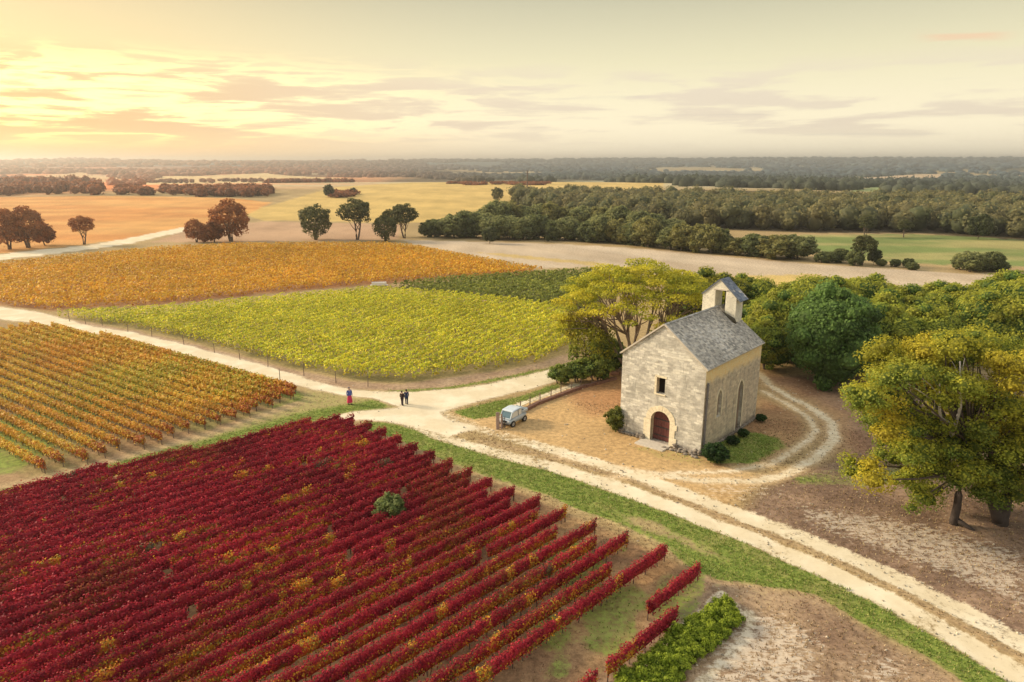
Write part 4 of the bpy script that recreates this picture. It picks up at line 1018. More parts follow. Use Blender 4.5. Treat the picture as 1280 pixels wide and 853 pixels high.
# ------------------------------------------------------------------ trees near the chapel
GREEN = [np.array(c) for c in ((.040, .085, .020), (.060, .115, .024), (.085, .135, .026))]
GOLDG = (.40, .33, .030)
def umbrella_tree():
    """wide spreading tree behind the chapel: many bare limbs fanning up to a thin domed canopy"""
    rn = np.random.default_rng(91); r = random.Random(91); cl = []
    bx, by = G(795, 470); root = empty('umbrella_tree', (bx, by, 0)); tag(root, 'tall spreading tree with bare fanned limbs and thin yellow-green canopy, left behind the chapel', 'tree')
    mb = MB(); tips = []
    # canopy shell
    nb = 150
    for i in range(nb):
        u = (i + .5) / nb; a = i * 2.39996; rr = math.sqrt(u); R = 9.2
        x, y = math.cos(a) * rr * R * 1.06, math.sin(a) * rr * R * .85
        z = 6.4 + 7.0 * math.sqrt(max(0, 1 - rr ** 2 * .93)) + r.uniform(-.9, .5) - (1.5 if i % 4 == 0 else 0) - (.8 if i % 7 == 0 else 0)
        k = r.uniform(.7, 1.25); c = np.array(r.choice([(.32, .36, .04), (.40, .41, .05), (.26, .30, .04), (.48, .43, .045)]))
        cl.append(((x, y, z), (k * 1.25, k * 1.2, k * .46), c)); tips.append((x, y, z - .25))
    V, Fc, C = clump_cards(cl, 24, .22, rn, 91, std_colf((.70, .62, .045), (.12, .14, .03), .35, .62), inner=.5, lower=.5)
    link('crown', mesh_from('crown', V, Fc, C), M_LEAF, root)
    # limbs
    stems = []
    for k in range(9):
        a = k * 2 * math.pi / 9 + .3; t = 3.2 + r.uniform(0, 1.6); p = Vector((math.cos(a) * t, math.sin(a) * t * .85, 7.4 + r.uniform(-.6, 1.2)))
        stems.append(limb(mb, (math.cos(a) * .35, math.sin(a) * .35, -.2), p, .26, .12, r, .07, 7, 7, (.24, .19, .155)))
    for (x, y, z) in tips:
        best = min(stems, key=lambda s: (s[-1] - Vector((x, y, z))).length); q = best[r.choice([-1, -1, -2, -3])]
        limb(mb, q, (x, y, z), .09, .025, r, .10, 4, 5, (.22, .175, .14))
    mb.build('trunk', M_BARK, root, smooth=True)
umbrella_tree()

def big_right_tree():
    """large golden-green tree at the right edge, two dark boles and bleached dead limbs in the middle"""
    rn = np.random.default_rng(17); r = random.Random(17)
    bx, by = G(1192, 655); bx2, by2 = G(1250, 655)
    root = empty('golden_green_tree', (bx, by, 0)); tag(root, 'large golden-green tree with dark twin boles and bleached dead limbs at the right edge', 'tree')
    cl = []; GOLD_ = [(.36, .36, .04), (.28, .33, .045), (.21, .28, .05), (.14, .21, .04), (.46, .39, .04)]
    def cp(px, py, dist, k, kk, col):        # clump seen at a place of the picture, at a distance along the ground from the camera foot
        v = (py - 426.5) / F; u = (px - 640) / F; dirx, diry, dirz = u, CP - v * SP, -(SP + v * CP); t = dist / diry
        cl.append(((dirx * t - bx, dist - by, H + dirz * t), (k * kk * .74, k * kk * .74, k * .62), np.array(col)))
        for q in range(2):
            o_ = Vector((r.uniform(-1, 1), r.uniform(-1, 1), r.uniform(-.6, .5))) * k * kk * .85; g_ = r.uniform(.45, .62); cl.append(((dirx * t - bx + o_.x, dist - by + o_.y, H + dirz * t + o_.z), (k * kk * g_, k * kk * g_, k * g_ * 1.0), np.array(col) * r.uniform(.85, 1.15)))
    spec = []
    # upper dome
    for i in range(84):
        a = r.uniform(0, 1); px = 1078 + 270 * r.random(); e = ((px - 1215) / 150) ** 2; top = 392 + 95 * min(1, e)
        py = top + 26 + r.random() ** 1.3 * 120; d = by + r.uniform(-3.5, 5)
        if py > 500 and 1140 < px < 1235: d = by + r.uniform(2, 5)
        spec.append((px, py, d, r.uniform(.95, 1.5), 1.3, r.choice(GOLD_[:3] + GOLD_[4:])))
    # lower skirts
    for i in range(78):
        px = 1108 + 250 * r.random(); py = 490 + (140 if px > 1150 else 100) * r.random()
        if 1180 < px < 1215 and py < 545: continue
        spec.append((px, py, by + r.uniform(-2.5, 3.5), r.uniform(.8, 1.35), 1.2, r.choice([GOLD_[1], GOLD_[2], GOLD_[3], GOLD_[3], GOLD_[2]])))
    for q in ((1100, 470, 0, 1.3), (1082, 488, 0, 1.2), (1095, 500, 0, 1.2), (1130, 560, -1, 1.1), (1135, 600, -1, 1.0), (1170, 560, -1.5, 1.1), (1120, 450, 0, 1.2), (1150, 520, -1, 1.0), (1140, 595, -1, .8), (1160, 580, -1.5, 1.0), (1275, 560, -3, 1.3), (1300, 600, -3, 1.2), (1100, 440, 1, 1.3)):
        spec.append((q[0], q[1], by + q[2], q[3], 1.25, GOLD_[0] if q[1] < 500 else GOLD_[1]))
    for s in spec: cp(*s)
    V, Fc, C = clump_cards(cl, 40, .145, rn, 17, std_colf((.64, .56, .05), (.12, .14, .03), .35, .42), inner=.4, lower=.5)
    cv, cf, cc = core_mesh(cl, .50, 17, .7)
    link('crown', merge_meshes('crown', [(V, Fc, C), (cv, cf, cc)]), M_LEAF, root)
    dark = (.075, .060, .055); dx, dy = bx2 - bx, by2 - by; mb = MB()
    t1 = limb(mb, (0, 0, -.3), (.6, .5, 5.5), .30, .19, r, .05, 7, 8, dark)
    limb(mb, (.05, 0, .4), (.9, -.9, -.05), .24, .12, r, .05, 3, 6, dark)
    t2 = limb(mb, (dx, dy, -.3), (dx + .9, dy + .8, 4.8), .55, .24, r, .08, 7, 8, dark)
    t3 = limb(mb, (dx - .1, dy, .2), (dx - 1.3, dy + .6, 4.6), .42, .20, r, .06, 6, 8, dark)
    joins = [t1[-1], t2[-1], t3[-1], t1[-3], t2[-3]]
    for k, (c, a, col) in enumerate(cl):
        if k % 3: continue
        q = min(joins, key=lambda j: (Vector(c) - j).length + (3 if Vector(c).z < j.z - 1 else 0)); limb(mb, q, c, .13 if k % 3 == 0 else .08, .03, r, .10, 4, 5, (.10, .08, .07))
    mb.build('trunk', M_BARK, root, smooth=True)
    # bleached dead limbs
    pal = (.50, .46, .43); mb = MB()
    def W_(px, py, d):
        v = (py - 426.5) / F; u = (px - 640) / F; t = (by + d) / (CP - v * SP); return (u * t - bx, d, H - (SP + v * CP) * t)
    s0 = W_(1196, 560, -.6); s1 = W_(1188, 530, -1.2); s2 = W_(1165, 515, -1.6)
    for a, b, r0, r1 in ((W_(1215, 575, 0), s1, .16, .12), (s1, s2, .12, .05), (W_(1190, 545, -.8), W_(1200, 452, -1.4), .14, .05), (W_(1178, 530, -1.2), W_(1178, 470, -1.8), .11, .04),
                         (W_(1198, 490, -1.2), W_(1206, 448, -1.6), .06, .02), (W_(1178, 500, -1.6), W_(1150, 470, -2), .06, .02), (s2, W_(1168, 500, -1.8), .05, .02), (W_(1165, 500, -1.6), W_(1132, 478, -2), .05, .02), (W_(1197, 470, -1.4), W_(1188, 450, -1.4), .04, .015)):
        limb(mb, a, b, r0, r1, r, .09, 5, 6, pal)
    mb.build('dead_limb', M_BARK, root, smooth=True)
big_right_tree()

def grove():
    gs_ = 1.12
    """rounded trees in a belt behind and to the right of the chapel"""
    pal1 = [(0.091, 0.172, 0.036), (0.131, 0.212, 0.040), (0.212, 0.272, 0.044), (0.302, 0.312, 0.044)]
    pal2 = [(0.078, 0.150, 0.039), (0.104, 0.189, 0.046), (0.137, 0.234, 0.058)]
    A = small_tree(201, 7.6, 9.0, pal1, .06, 34, 22, .25, True, (0.605, 0.564, 0.060), 3)
    B = small_tree(202, 7.0, 8.0, pal1, .06, 30, 22, .25, True, (0.484, 0.504, 0.060), 2)
    D = small_tree(203, 7.6, 7.4, pal2, .02, 34, 26, .23, True, (0.234, 0.364, 0.091), 2)
    spots = [  # px of the foot, py of the foot, prototype, scale, label
        (968, 447, B, 1.0, 'dark green tree close behind the right end of the chapel'),
        (1033, 482, D, 1.16, 'rounded mid-green tree in front of the grove, right of the chapel'),
        (1020, 432, A, 1.05, 'yellow-green tree of the grove, left of the tallest crown beyond the chapel'),
        (1075, 424, A, 1.05, 'broad domed tree at the back of the grove above the rounded mid-green one'),
        (1105, 452, B, 1.05, 'green tree of the grove just right of the rounded mid-green one'),
        (1150, 440, A, .95, 'dome-topped tree of the grove behind the left half of the golden-green tree'),
        (1195, 430, A, 1.0, 'tree of the grove rising directly behind the golden-green tree'),
        (1245, 425, B, 1.15, 'wide tree of the grove near the right edge behind the golden-green tree'),
        (1290, 430, A, 1.1, 'tree of the grove cut by the right edge of the view'),
        (935, 415, A, .9, 'tree crown showing between the bellcote and the grove'),
        (985, 412, B, .9, 'small-crowned tree at the far left of the grove behind the bellcote'),
        (1128, 432, B, 1.05, 'rounded crown of the grove between the broad domed tree and the golden-green tree'),
        (1000, 452, B, .8, 'lower tree of the grove just left of the rounded mid-green one'),
        (1270, 445, A, 1.1, 'tree of the grove above the right shoulder of the golden-green tree'),
        (1170, 420, B, 1.0, 'rear tree of the grove on the skyline behind the golden-green tree'),
        (958, 462, B, .72, 'low dark tree right against the rear corner of the chapel'),
        (1092, 470, B, .95, 'low green tree between the rounded one and the golden-green tree'),
        (1230, 450, A, 1.0, 'shaded tree of the grove hidden low behind the golden-green tree'),
        (1150, 465, B, .9, 'low shaded tree of the grove left behind the golden-green tree'),
        (1040, 445, B, .95, 'middle tree of the grove behind the rounded mid-green one')]
    r = random.Random(5)
    for k, (px, py, pr, sc, lb) in enumerate(spots):
        x, y = G(px, py); place_tree('grove_tree', pr[0], pr[1], (x, y, 0), r.uniform(0, 6.28), (sc * gs_, sc * gs_, sc * gs_ * r.uniform(.92, 1.1)), lb, 'trees of the grove beyond the chapel')
    # trees behind the chapel's left side
    U = small_tree(204, 8.5, 8.0, [(0.105, 0.150, 0.030), (0.165, 0.195, 0.033), (0.240, 0.240, 0.033)], .2, 20, 13, .30, True, (0.540, 0.480, 0.045), 3)
    for (px, py, sc, lb) in ((870, 425, 1.15, 'dark olive tree behind the spreading tree, left of the bellcote'), (905, 418, 1.0, 'olive tree hidden close behind the bellcote')):
        x, y = G(px, py); place_tree('olive_green_tree', U[0], U[1], (x, y, 0), 1 + px, (sc,) * 3, lb, 'olive trees behind the bellcote')
    # drooping tree and bushes left of the chapel
    Wp = small_tree(205, 6.6, 5.6, [(0.119, 0.168, 0.028), (0.182, 0.224, 0.031), (0.280, 0.280, 0.035)], .05, 18, 22, .24, False, (0.532, 0.476, 0.042), 3)
    x, y = G(738, 468); place_tree('drooping_tree', Wp[0], Wp[1], (x, y, 0), .4, (1, 1, 1.02), 'light green drooping tree left of the chapel, in front of the spreading tree')
    Sb = small_tree(206, 2.6, 3.6, [(0.085, 0.145, 0.034), (0.136, 0.196, 0.041), (0.204, 0.255, 0.051)], .05, 12, 34, .20, True, (0.306, 0.357, 0.076), 3)
    for (px, py, s, lb) in ((700, 480, .82, 'low green bush at the left end of the bushes by the low fence'), (722, 478, .95, 'second low bush from the left above the low fence'),
                            (745, 476, 1.1, 'green bush in the middle of the row between fence and spreading tree'), (765, 466, 1.1, 'green bush closest to the left wall of the chapel'),
                            (755, 455, 1.3, 'taller bush standing behind the row above the low fence')):
        x, y = G(px, py); place_tree('bush', Sb[0], Sb[1], (x, y, 0), px * .7, (s, s, s * 1.05), lb, 'bushes along the low fence', 'bush')
    # arching yellow branch on the far left of that tree
    Ar = small_tree(207, 6.0, 5.0, [(.20, .20, .024), (.30, .27, .028)], .45, 9, 18, .26, False, (.46, .38, .03), 1, flat=.75)
    x, y = G(722, 470); place_tree('arching_tree', Ar[0], Ar[1], (x, y + 1.5, 0), 2.2, (.95, .95, 1.35), 'slender tree with arching yellow-green crown at the left of the drooping tree')
    # shrubs round the chapel and in the vines
    S2 = small_tree(208, 1.5, 2.2, [(.018, .050, .014), (.030, .070, .018), (.045, .090, .022)], .0, 11, 60, .15, True, (.06, .12, .03), 1)
    S3 = small_tree(209, 2.4, 2.4, [(.10, .12, .022), (.14, .16, .028)], .0, 10, 50, .16, True, (.24, .25, .04), 1)
    for (px, py, pr, s, lb) in ((893, 577, S2, 1.08, 'dark round shrub at the front right corner of the chapel'), (915, 556, S2, .55, 'small green shrub at the foot of the chapel side wall'),
                                (929, 546, S2, .5, 'little shrub in front of the tall blocked arch of the chapel'), (951, 527, S2, .5, 'small dark shrub at the rear right corner of the chapel'),
                                (769, 538, S3, .95, 'yellow-green shrub against the front left corner of the chapel')):
        x, y = G(px, py); place_tree('shrub', pr[0], pr[1], (x, y, 0), px * .3, (s,) * 3, lb, None, 'shrub')
    S4 = small_tree(210, 2.0, 2.3, [(.13, .17, .05), (.17, .22, .065)], .0, 12, 60, .15, True, (.30, .34, .12), 1)
    x, y = G(488, 652); place_tree('shrub', S4[0], S4[1], (x, y, 0), 1, (1.0,) * 3, 'single pale green shrub among the crimson vine rows', None, 'shrub')
    # far trees beyond the orange vineyard
    T1 = small_tree(211, 11, 10, [(0.061, 0.074, 0.030), (0.088, 0.101, 0.038), (0.121, 0.128, 0.041)], .12, 20, 7, .55, False, (0.176, 0.176, 0.054), 3)
    T2 = small_tree(212, 12, 9.5, [(0.061, 0.074, 0.030), (0.095, 0.101, 0.038)], .38, 14, 8, .52, False, (0.176, 0.176, 0.054), 2, flat=.8)
    T3 = small_tree(213, 8, 7, [(0.054, 0.074, 0.030), (0.081, 0.095, 0.038)], .05, 14, 7, .5, True, (0.135, 0.149, 0.054), 1)
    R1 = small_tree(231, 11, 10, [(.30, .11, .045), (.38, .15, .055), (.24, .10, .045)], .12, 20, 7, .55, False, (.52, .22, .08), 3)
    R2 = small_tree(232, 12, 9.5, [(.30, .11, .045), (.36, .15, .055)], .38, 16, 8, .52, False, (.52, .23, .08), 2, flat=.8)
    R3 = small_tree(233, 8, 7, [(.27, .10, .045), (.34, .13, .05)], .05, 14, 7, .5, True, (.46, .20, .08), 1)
    RM = {id(T1): R1, id(T2): R2, id(T3): R3}  # rust variants: warm flare over the left put into the leaf colours
    for (px, py, pr, s, lb) in ((395, 300, T1, 1.0, 'dense round tree at the back edge of the orange vineyard'), (446, 300, T2, 1.1, 'open-crowned tree on a bare trunk beyond the orange vineyard'),
                                (482, 302, T1, .75, 'low dark tree left of the slender trio beyond the orange vineyard'), (506, 298, T2, .95, 'slender high-crowned tree beside the start of the hedge line'),
                                (492, 296, T2, .8, 'thin tree between the low dark tree and the slender high-crowned one'),
                                (289, 302, T1, 1.12, 'tallest tree of the cluster where the pale path meets the orange vineyard'), (268, 303, T3, .9, 'middle tree of the cluster at the end of the pale path'),
                                (246, 303, T1, .62, 'smallest tree at the left of the cluster by the pale path'), (255, 304, T3, .5, 'low bush at the foot of the cluster by the pale path'),
                                (36, 310, T1, 1.02, 'broad dark tree at the far left above the orange vineyard'), (12, 312, T1, .98, 'broad tree cut by the left edge above the orange vineyard'),
                                (56, 307, T3, .9, 'low tree right beside the broad dark tree at the far left'), (105, 306, T2, .74, 'umbrella-shaped tree standing alone beside the pale path at the left'),
                                (411, 251, T3, 1.05, 'round dark tree on the golden hill, left of the low shrubs'), (442, 248, T3, .6, 'small round tree at the right end of the shrubs on the golden hill'),
                                (622, 254, T1, .75, 'lone round tree on the golden hill left of the wood'), (612, 305, T3, .62, 'small dark tree alone on the beige field below the hedge line'),
                                (685, 303, T3, .28, 'tiny dark bush on the beige field right of the small dark tree'),
                                (1078, 332, T2, .62, 'small umbrella-shaped tree at the edge of the green pasture'), (1092, 331, T3, .5, 'green bush right of the small umbrella-shaped tree'),
                                (1222, 299, T3, 1.0, 'single blue-green tree in front of the wood at the far right of the pasture'),
                                (1082, 297, T2, .62, 'pale slender tree against the wood above the pasture'), (1130, 297, T2, .5, 'thin pale tree against the wood right of the slender one')):
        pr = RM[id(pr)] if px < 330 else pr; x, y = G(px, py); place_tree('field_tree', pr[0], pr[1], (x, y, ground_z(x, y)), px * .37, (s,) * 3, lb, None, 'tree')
    # hedge lines
    H1 = small_tree(221, 7, 8, [(0.129, 0.156, 0.064), (0.175, 0.202, 0.083), (0.221, 0.239, 0.092)], .02, 16, 7, .5, True, (0.368, 0.368, 0.138), 2)
    H2 = small_tree(222, 6, 7.5, [(0.101, 0.129, 0.055), (0.138, 0.166, 0.064)], .02, 14, 7, .5, True, (0.276, 0.285, 0.092), 2)
    H3 = small_tree(223, 6.5, 8, [(0.156, 0.166, 0.064), (0.221, 0.212, 0.074)], .02, 14, 7, .5, True, (0.405, 0.368, 0.110), 2)
    def hedge(pts, count, protos, s0, s1, what, group, seed):
        rr_ = random.Random(seed); P_ = GL(pts); seg = np.hypot(*(P_[1:] - P_[:-1]).T); tot = seg.sum()
        for k in range(count):
            s = tot * (k + .5) / count + rr_.uniform(-.2, .2) * tot / count; j = 0
            while j < len(seg) - 1 and s > seg[j]: s -= seg[j]; j += 1
            p = P_[j] + (P_[j + 1] - P_[j]) * s / seg[j]; p = p + np.array([rr_.uniform(-1.5, 1.5), rr_.uniform(-2.5, 3.5)]); pr = protos[rr_.randrange(len(protos))]; sc = rr_.uniform(s0, s1)
            place_tree('hedgerow_tree', pr[0], pr[1], (p[0], p[1], ground_z(p[0], p[1])), rr_.uniform(0, 6), (sc * rr_.uniform(.9, 1.3), sc * 1.1, sc * rr_.uniform(.78, 1.25)), f'{ORD[k]} tree from the left in {what}', group, 'tree')
    hedge([(528, 297), (600, 298), (700, 300), (770, 304)], 20, [H1, H2], .85, 1.25, 'the hedgerow between the orange vineyard and the wood', 'trees of the left hedgerow', 1)
    hedge([(600, 290), (700, 289), (800, 296), (850, 297)], 16, [H1, H3], 1.0, 1.35, 'the second line behind the left hedgerow', 'trees behind the left hedgerow', 2)
    hedge([(740, 301), (830, 311), (930, 319), (1010, 326)], 20, [H1, H3, H2], .85, 1.15, 'the hedgerow in front of the green pasture', 'trees of the right hedgerow', 3)
    hedge([(1030, 328), (1060, 331)], 4, [H2], .5, .65, 'the low dark bushes at the corner of the pasture', 'low bushes at the pasture corner', 4)
    hedge([(1100, 334), (1145, 337)], 6, [H2, H3], .22, .34, 'the scrub right of the umbrella-shaped tree', 'scrub by the pasture', 5)
    hedge([(1190, 337), (1205, 338), (1235, 340), (1262, 342)], 7, [H2, H1], .45, .70, 'the bushes at the right end of the pasture', 'bushes at the right end of the pasture', 6)
grove()

def place_masses():
    """woods that read as one mass"""
    r = np.random.default_rng(33)
    # the wood on the right: crowns of leaf clusters over lumpy bodies
    poly = GL([(640, 258), (690, 266), (760, 280), (850, 284), (1000, 289), (1150, 290), (1300, 300), (1420, 306), (1500, 272), (1280, 262), (1000, 259), (820, 256), (650, 252)])
    mn, mx = poly.min(0), poly.max(0); P = []
    tries = 0
    while len(P) < 900 and tries < 40000:
        tries += 1
        c = np.array([r.uniform(mn[0], mx[0]), r.uniform(mn[1], mx[1])])
        if sd_poly(c[:1], c[1:], poly)[0] > 0: continue
        if any((c[0] - q[0]) ** 2 + (c[1] - q[1]) ** 2 < 27 for q in P): continue
        P.append(c)
    V, Fs, C = [], [], []; parts = []; cl = []
    for c in P:
        hh = r.uniform(6.5, 10.8); k = r.uniform(2.6, 5.0); col = np.array([(.175, .185, .09), (.21, .205, .096), (.15, .175, .085), (.235, .215, .10)][r.integers(4)]); gz = ground_z(*c)
        cl.append(((c[0], c[1], gz + hh - k * .8), (k, k, k * .85), col)); cl.append(((c[0] + r.uniform(-1, 1), c[1] + r.uniform(-1, 1), gz + 3), (k * .9, k * .9, 4.0), col * .8))
        cl.append(((c[0] + r.uniform(-3, 3), c[1] + r.uniform(-3, 1), gz + hh - k * 1.2), (k * .6, k * .6, k * .5), col * 1.1))
    cl = [((c[0], c[1], c[2]), a, col) for c, a, col in cl]
    # leaf clusters on the upper skins only
    n = len(cl); Cc = np.array([c[0] for c in cl]); Rr = np.array([c[1] for c in cl]); Cl = np.array([c[2] for c in cl])
    m = 42; K = np.repeat(np.arange(n), m); d = r.normal(size=(n * m, 3)); d /= np.linalg.norm(d, axis=1, keepdims=True); d[:, 1] = -np.abs(d[:, 1]) * np.sign(r.random(n * m) - .25); d[:, 2] = np.where(d[:, 2] < -.3, -d[:, 2], d[:, 2])
    p = Cc[K] + d * Rr[K] * (1 + r.normal(0, .08, (n * m, 1))); w = fbm(p[:, 0] / 2.2, p[:, 1] / 2.2 + p[:, 2] / 1.6, 87, 3)[:, None]
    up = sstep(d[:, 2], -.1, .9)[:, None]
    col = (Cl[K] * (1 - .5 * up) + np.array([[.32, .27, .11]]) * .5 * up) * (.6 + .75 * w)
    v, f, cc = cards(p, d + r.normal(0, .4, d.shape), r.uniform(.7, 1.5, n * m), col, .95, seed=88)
    cv, cf, c2 = [], [], []; b = 0
    for k in range(n):
        dd = ICO1[0]; w = 1 + .3 * (r.random(len(dd)) - .5); q = Cc[k] + dd * Rr[k] * .88 * w[:, None]; cv.append(q); cf.append(ICO1[1] + b); c2.append(np.tile(Cl[k] * .8, (len(dd), 1))); b += len(dd)
    o = link('wood', merge_meshes('wood', [(v, f, cc), (np.vstack(cv), np.vstack(cf), np.vstack(c2))]), M_LEAF); tag(o, 'dense olive-brown wood across the right of the view behind the pasture', None, None, 'stuff')
    # far woodland
    m = 14000; az = r.uniform(-.72, .74, m); rr_ = 640 * np.exp(r.random(m) ** .9 * math.log(8.0)); X = rr_ * np.sin(az); Y = rr_ * np.cos(az)
    cov = fbm(X / 300 + 2, Y / 520 + 4, 93, 4) + .06 * sstep(rr_, 1500, 3500) + .05 * sstep(az, -.2, .5)
    fg = sd_poly(X, Y, FARGOLD) < 12; tf = sd_poly(X, Y, TANFIELD) < 5; fgreen = np.zeros(m, bool)
    for poly_, _c in FARFIELDS: fgreen |= sd_poly(X, Y, poly_) < 0
    ok = ((cov > .49) | (rr_ > 2600) & (cov > .40)) & ~fg & ~tf & ~fgreen
    X, Y, rr_ = X[ok], Y[ok], rr_[ok]; Z = terrain_h(X, Y); V, Fs, C = [], [], []; b = 0; d, f = ICO1
    for k in range(len(X)):
        s = r.uniform(3.0, 5.5) * (.75 + rr_[k] / 1400); hgt = r.uniform(3.5, 6.5) * (1 + rr_[k] / 6000); w = 1 + .35 * (r.random(len(d)) - .5)
        V.append(np.array([X[k], Y[k], Z[k] + hgt * .35]) + d * np.array([s * 1.2, s, hgt]) * w[:, None]); Fs.append(f + b); b += len(d)
        fr = min(1.0, max(0.0, (rr_[k] - 700) / 1500)); lf = float(sstep(np.array([-math.atan2(X[k], Y[k])]), -.05, .4)[0]); cc_ = np.array([(.085, .14, .175), (.12, .17, .185), (.07, .12, .16)][k % 3]) * fr * (1 - lf) + np.array([.10, .115, .075]) * (1 - fr) * (1 - lf) + np.array([.42, .17, .08]) * lf  # blue distance haze and warm flare at left painted into the crowns
        C.append(np.tile(cc_ * r.uniform(.7, 1.3), (len(d), 1)))
    V, Fs, C = np.vstack(V), np.vstack(Fs), np.vstack(C)
    nk = np.where(np.repeat(rr_, len(d)) < 1500)[0]; nk = np.repeat(nk, 2); jit = r.normal(0, 1.0, (len(nk), 3)); rj = np.hypot(V[nk, 0], V[nk, 1])[:, None] / 900
    a_ = cards(V[nk] + jit * rj, r.normal(size=(len(nk), 3)) + np.array([[0, -.5, .9]]), r.uniform(1.0, 2.2, len(nk)) * rj[:, 0], C[nk] * r.uniform(.7, 1.5, (len(nk), 1)), .95, seed=98)
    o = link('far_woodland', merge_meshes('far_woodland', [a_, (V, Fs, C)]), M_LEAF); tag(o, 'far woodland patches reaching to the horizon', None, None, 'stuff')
    # low scrub lines left of centre in the middle distance
    cl = []
    for (x0, x1, y0, y1, n, hh) in ((-60, 130, 240, 249, 90, 11), (-60, 120, 226, 233, 110, 17), (175, 420, 221, 224, 90, 9), (330, 440, 226, 229, 60, 8), (150, 335, 243, 250, 60, 8), (252, 340, 247, 251, 40, 9), (415, 440, 247, 251, 14, 5), (560, 690, 234, 237, 40, 3)):
        for k in range(n):
            px = r.uniform(x0, x1); x, y = G(px, r.uniform(y0, y1)); s = r.uniform(3, 6); q = ground_z(x, y); cl.append((x, y, q + hh * .3, s, hh * r.uniform(.4, .75)))
    cl2 = [((x, y, z), (s, s, hh * .6), np.array([.26, .10, .05]) * r.uniform(.7, 1.3)) for (x, y, z, s, hh) in cl]  # rust tone carries the warm flare into the scrub colour
    a_ = clump_cards(cl2, .45, 1.9, r, 95, std_colf((.38, .16, .07), (.1, .06, .03), .4, .4)); b_ = core_mesh(cl2, .85, 95, .8)
    o = link('scrub', merge_meshes('scrub', [a_, b_]), M_LEAF); tag(o, 'dark scrub and copses along the far fields on the left', None, None, 'stuff')
place_masses()

# ------------------------------------------------------------------ planting, fence, buggy, people, small far things
def green_planting():
    """bright green low planting at the bottom right: individual bushes packed in a bed"""
    poly = GL([(905, 752), (932, 772), (905, 800), (860, 838), (820, 880), (760, 880), (775, 850), (820, 812), (860, 780)])
    rn = np.random.default_rng(64); protos = []
    for k in range(3):
        cl = []; r = random.Random(70 + k)
        for i in range(9):
            a = i * 2.4; q = .34 * math.sqrt(i / 9); h = r.uniform(.35, .75) * (1 - .4 * i / 9)
            cl.append(((math.cos(a) * q * 1.3, math.sin(a) * q * 1.3, h * .75), (r.uniform(.15, .24), r.uniform(.15, .24), h * .42), np.array(r.choice([(.24, .34, .035), (.30, .40, .04), (.17, .26, .03)]))))
        V, Fc, C = clump_cards(cl, 330, .085, rn, 70 + k, std_colf((.50, .56, .06), (.1, .16, .02), .4, .5), inner=.5)
        protos.append(merge_meshes('bush', [(V, Fc, C), core_mesh(cl, .62, 70 + k, .7)]))
    r = random.Random(8); P = []; mn, mx = poly.min(0), poly.max(0); tries = 0
    while tries < 6000:
        tries += 1; c = np.array([r.uniform(mn[0], mx[0]), r.uniform(mn[1], mx[1])])
        if sd_poly(c[:1], c[1:], poly)[0] > -.1 or any((c[0] - q[0]) ** 2 + (c[1] - q[1]) ** 2 < .30 for q in P): continue
        P.append(c)
    for k, c in enumerate(P):
        o = link('low_vine_bush', protos[k % 3], M_LEAF, None, (c[0], c[1], -.03)); s = r.uniform(.85, 1.2); o.scale = (s * 1.1, s * 1.1, s * r.uniform(.8, 1.2)); o.rotation_euler = (0, 0, r.uniform(0, 6.28))
        tag(o, 'bright green bush in the narrow planted bed at the bottom right', 'bush', 'bright green bushes of the narrow bed')
green_planting()

def low_fence():
    P = GL([(652, 514), (668, 506), (700, 494), (728, 484), (765, 474)]); root = empty('low_fence', (P[0][0], P[0][1], 0)); tag(root, 'low wire fence with thin wooden posts above a brown earth kerb, beside the buggy', 'fence')
    o0 = P[0]; seg = np.hypot(*(P[1:] - P[:-1]).T); tot = seg.sum(); r = random.Random(3)
    def at(s):
        j = 0
        while j < len(seg) - 1 and s > seg[j]: s -= seg[j]; j += 1
        p = P[j] + (P[j + 1] - P[j]) * s / seg[j]; d = (P[j + 1] - P[j]) / seg[j]; return p - o0, d
    mb = MB(); mb.tube([(0, 0, 0), (0, 0, .6), (.01, 0, 1.15)], [.06, .055, .05], 6); po = mb.build('post', M_POST, root); tops = []
    k = 0
    while k * 1.75 < tot:
        p, d = at(k * 1.75); n_ = np.array([-d[1], d[0]]) * .15; q = p + n_
        if k == 0: o = po
        else: o = bpy.data.objects.new('post', po.data); COL.objects.link(o); o.parent = root
        o.location = (q[0], q[1], -.1); o.rotation_euler = (r.uniform(-.05, .05), r.uniform(-.05, .05), 0); tops.append(q); k += 1
    for z in (.45, .9):
        mb = MB(); mb.tube([(q[0], q[1], z) for q in tops], [.014] * len(tops), 4); mb.build('wire', M_IRON, root)
    # earth kerb: rough blocks laid end to end
    s = 0
    mbk = None; kme = []
    for v in range(4):
        mb = MB(); mb.box((0, 0, .17), (.72, .34, .40), jitter=.05, col=(.20, .115, .09)); o = mb.build('kerb_block', M_STONE); kme.append(o.data); bpy.data.objects.remove(o)
    while s < tot:
        p, d = at(s); n_ = np.array([-d[1], d[0]]) * -.28; o = bpy.data.objects.new('kerb_block', kme[r.randrange(4)]); COL.objects.link(o); o.parent = root
        o.location = (p[0] + n_[0], p[1] + n_[1], -.04); o.rotation_euler = (0, 0, math.atan2(d[1], d[0]) + r.uniform(-.08, .08)); s += .70
low_fence()

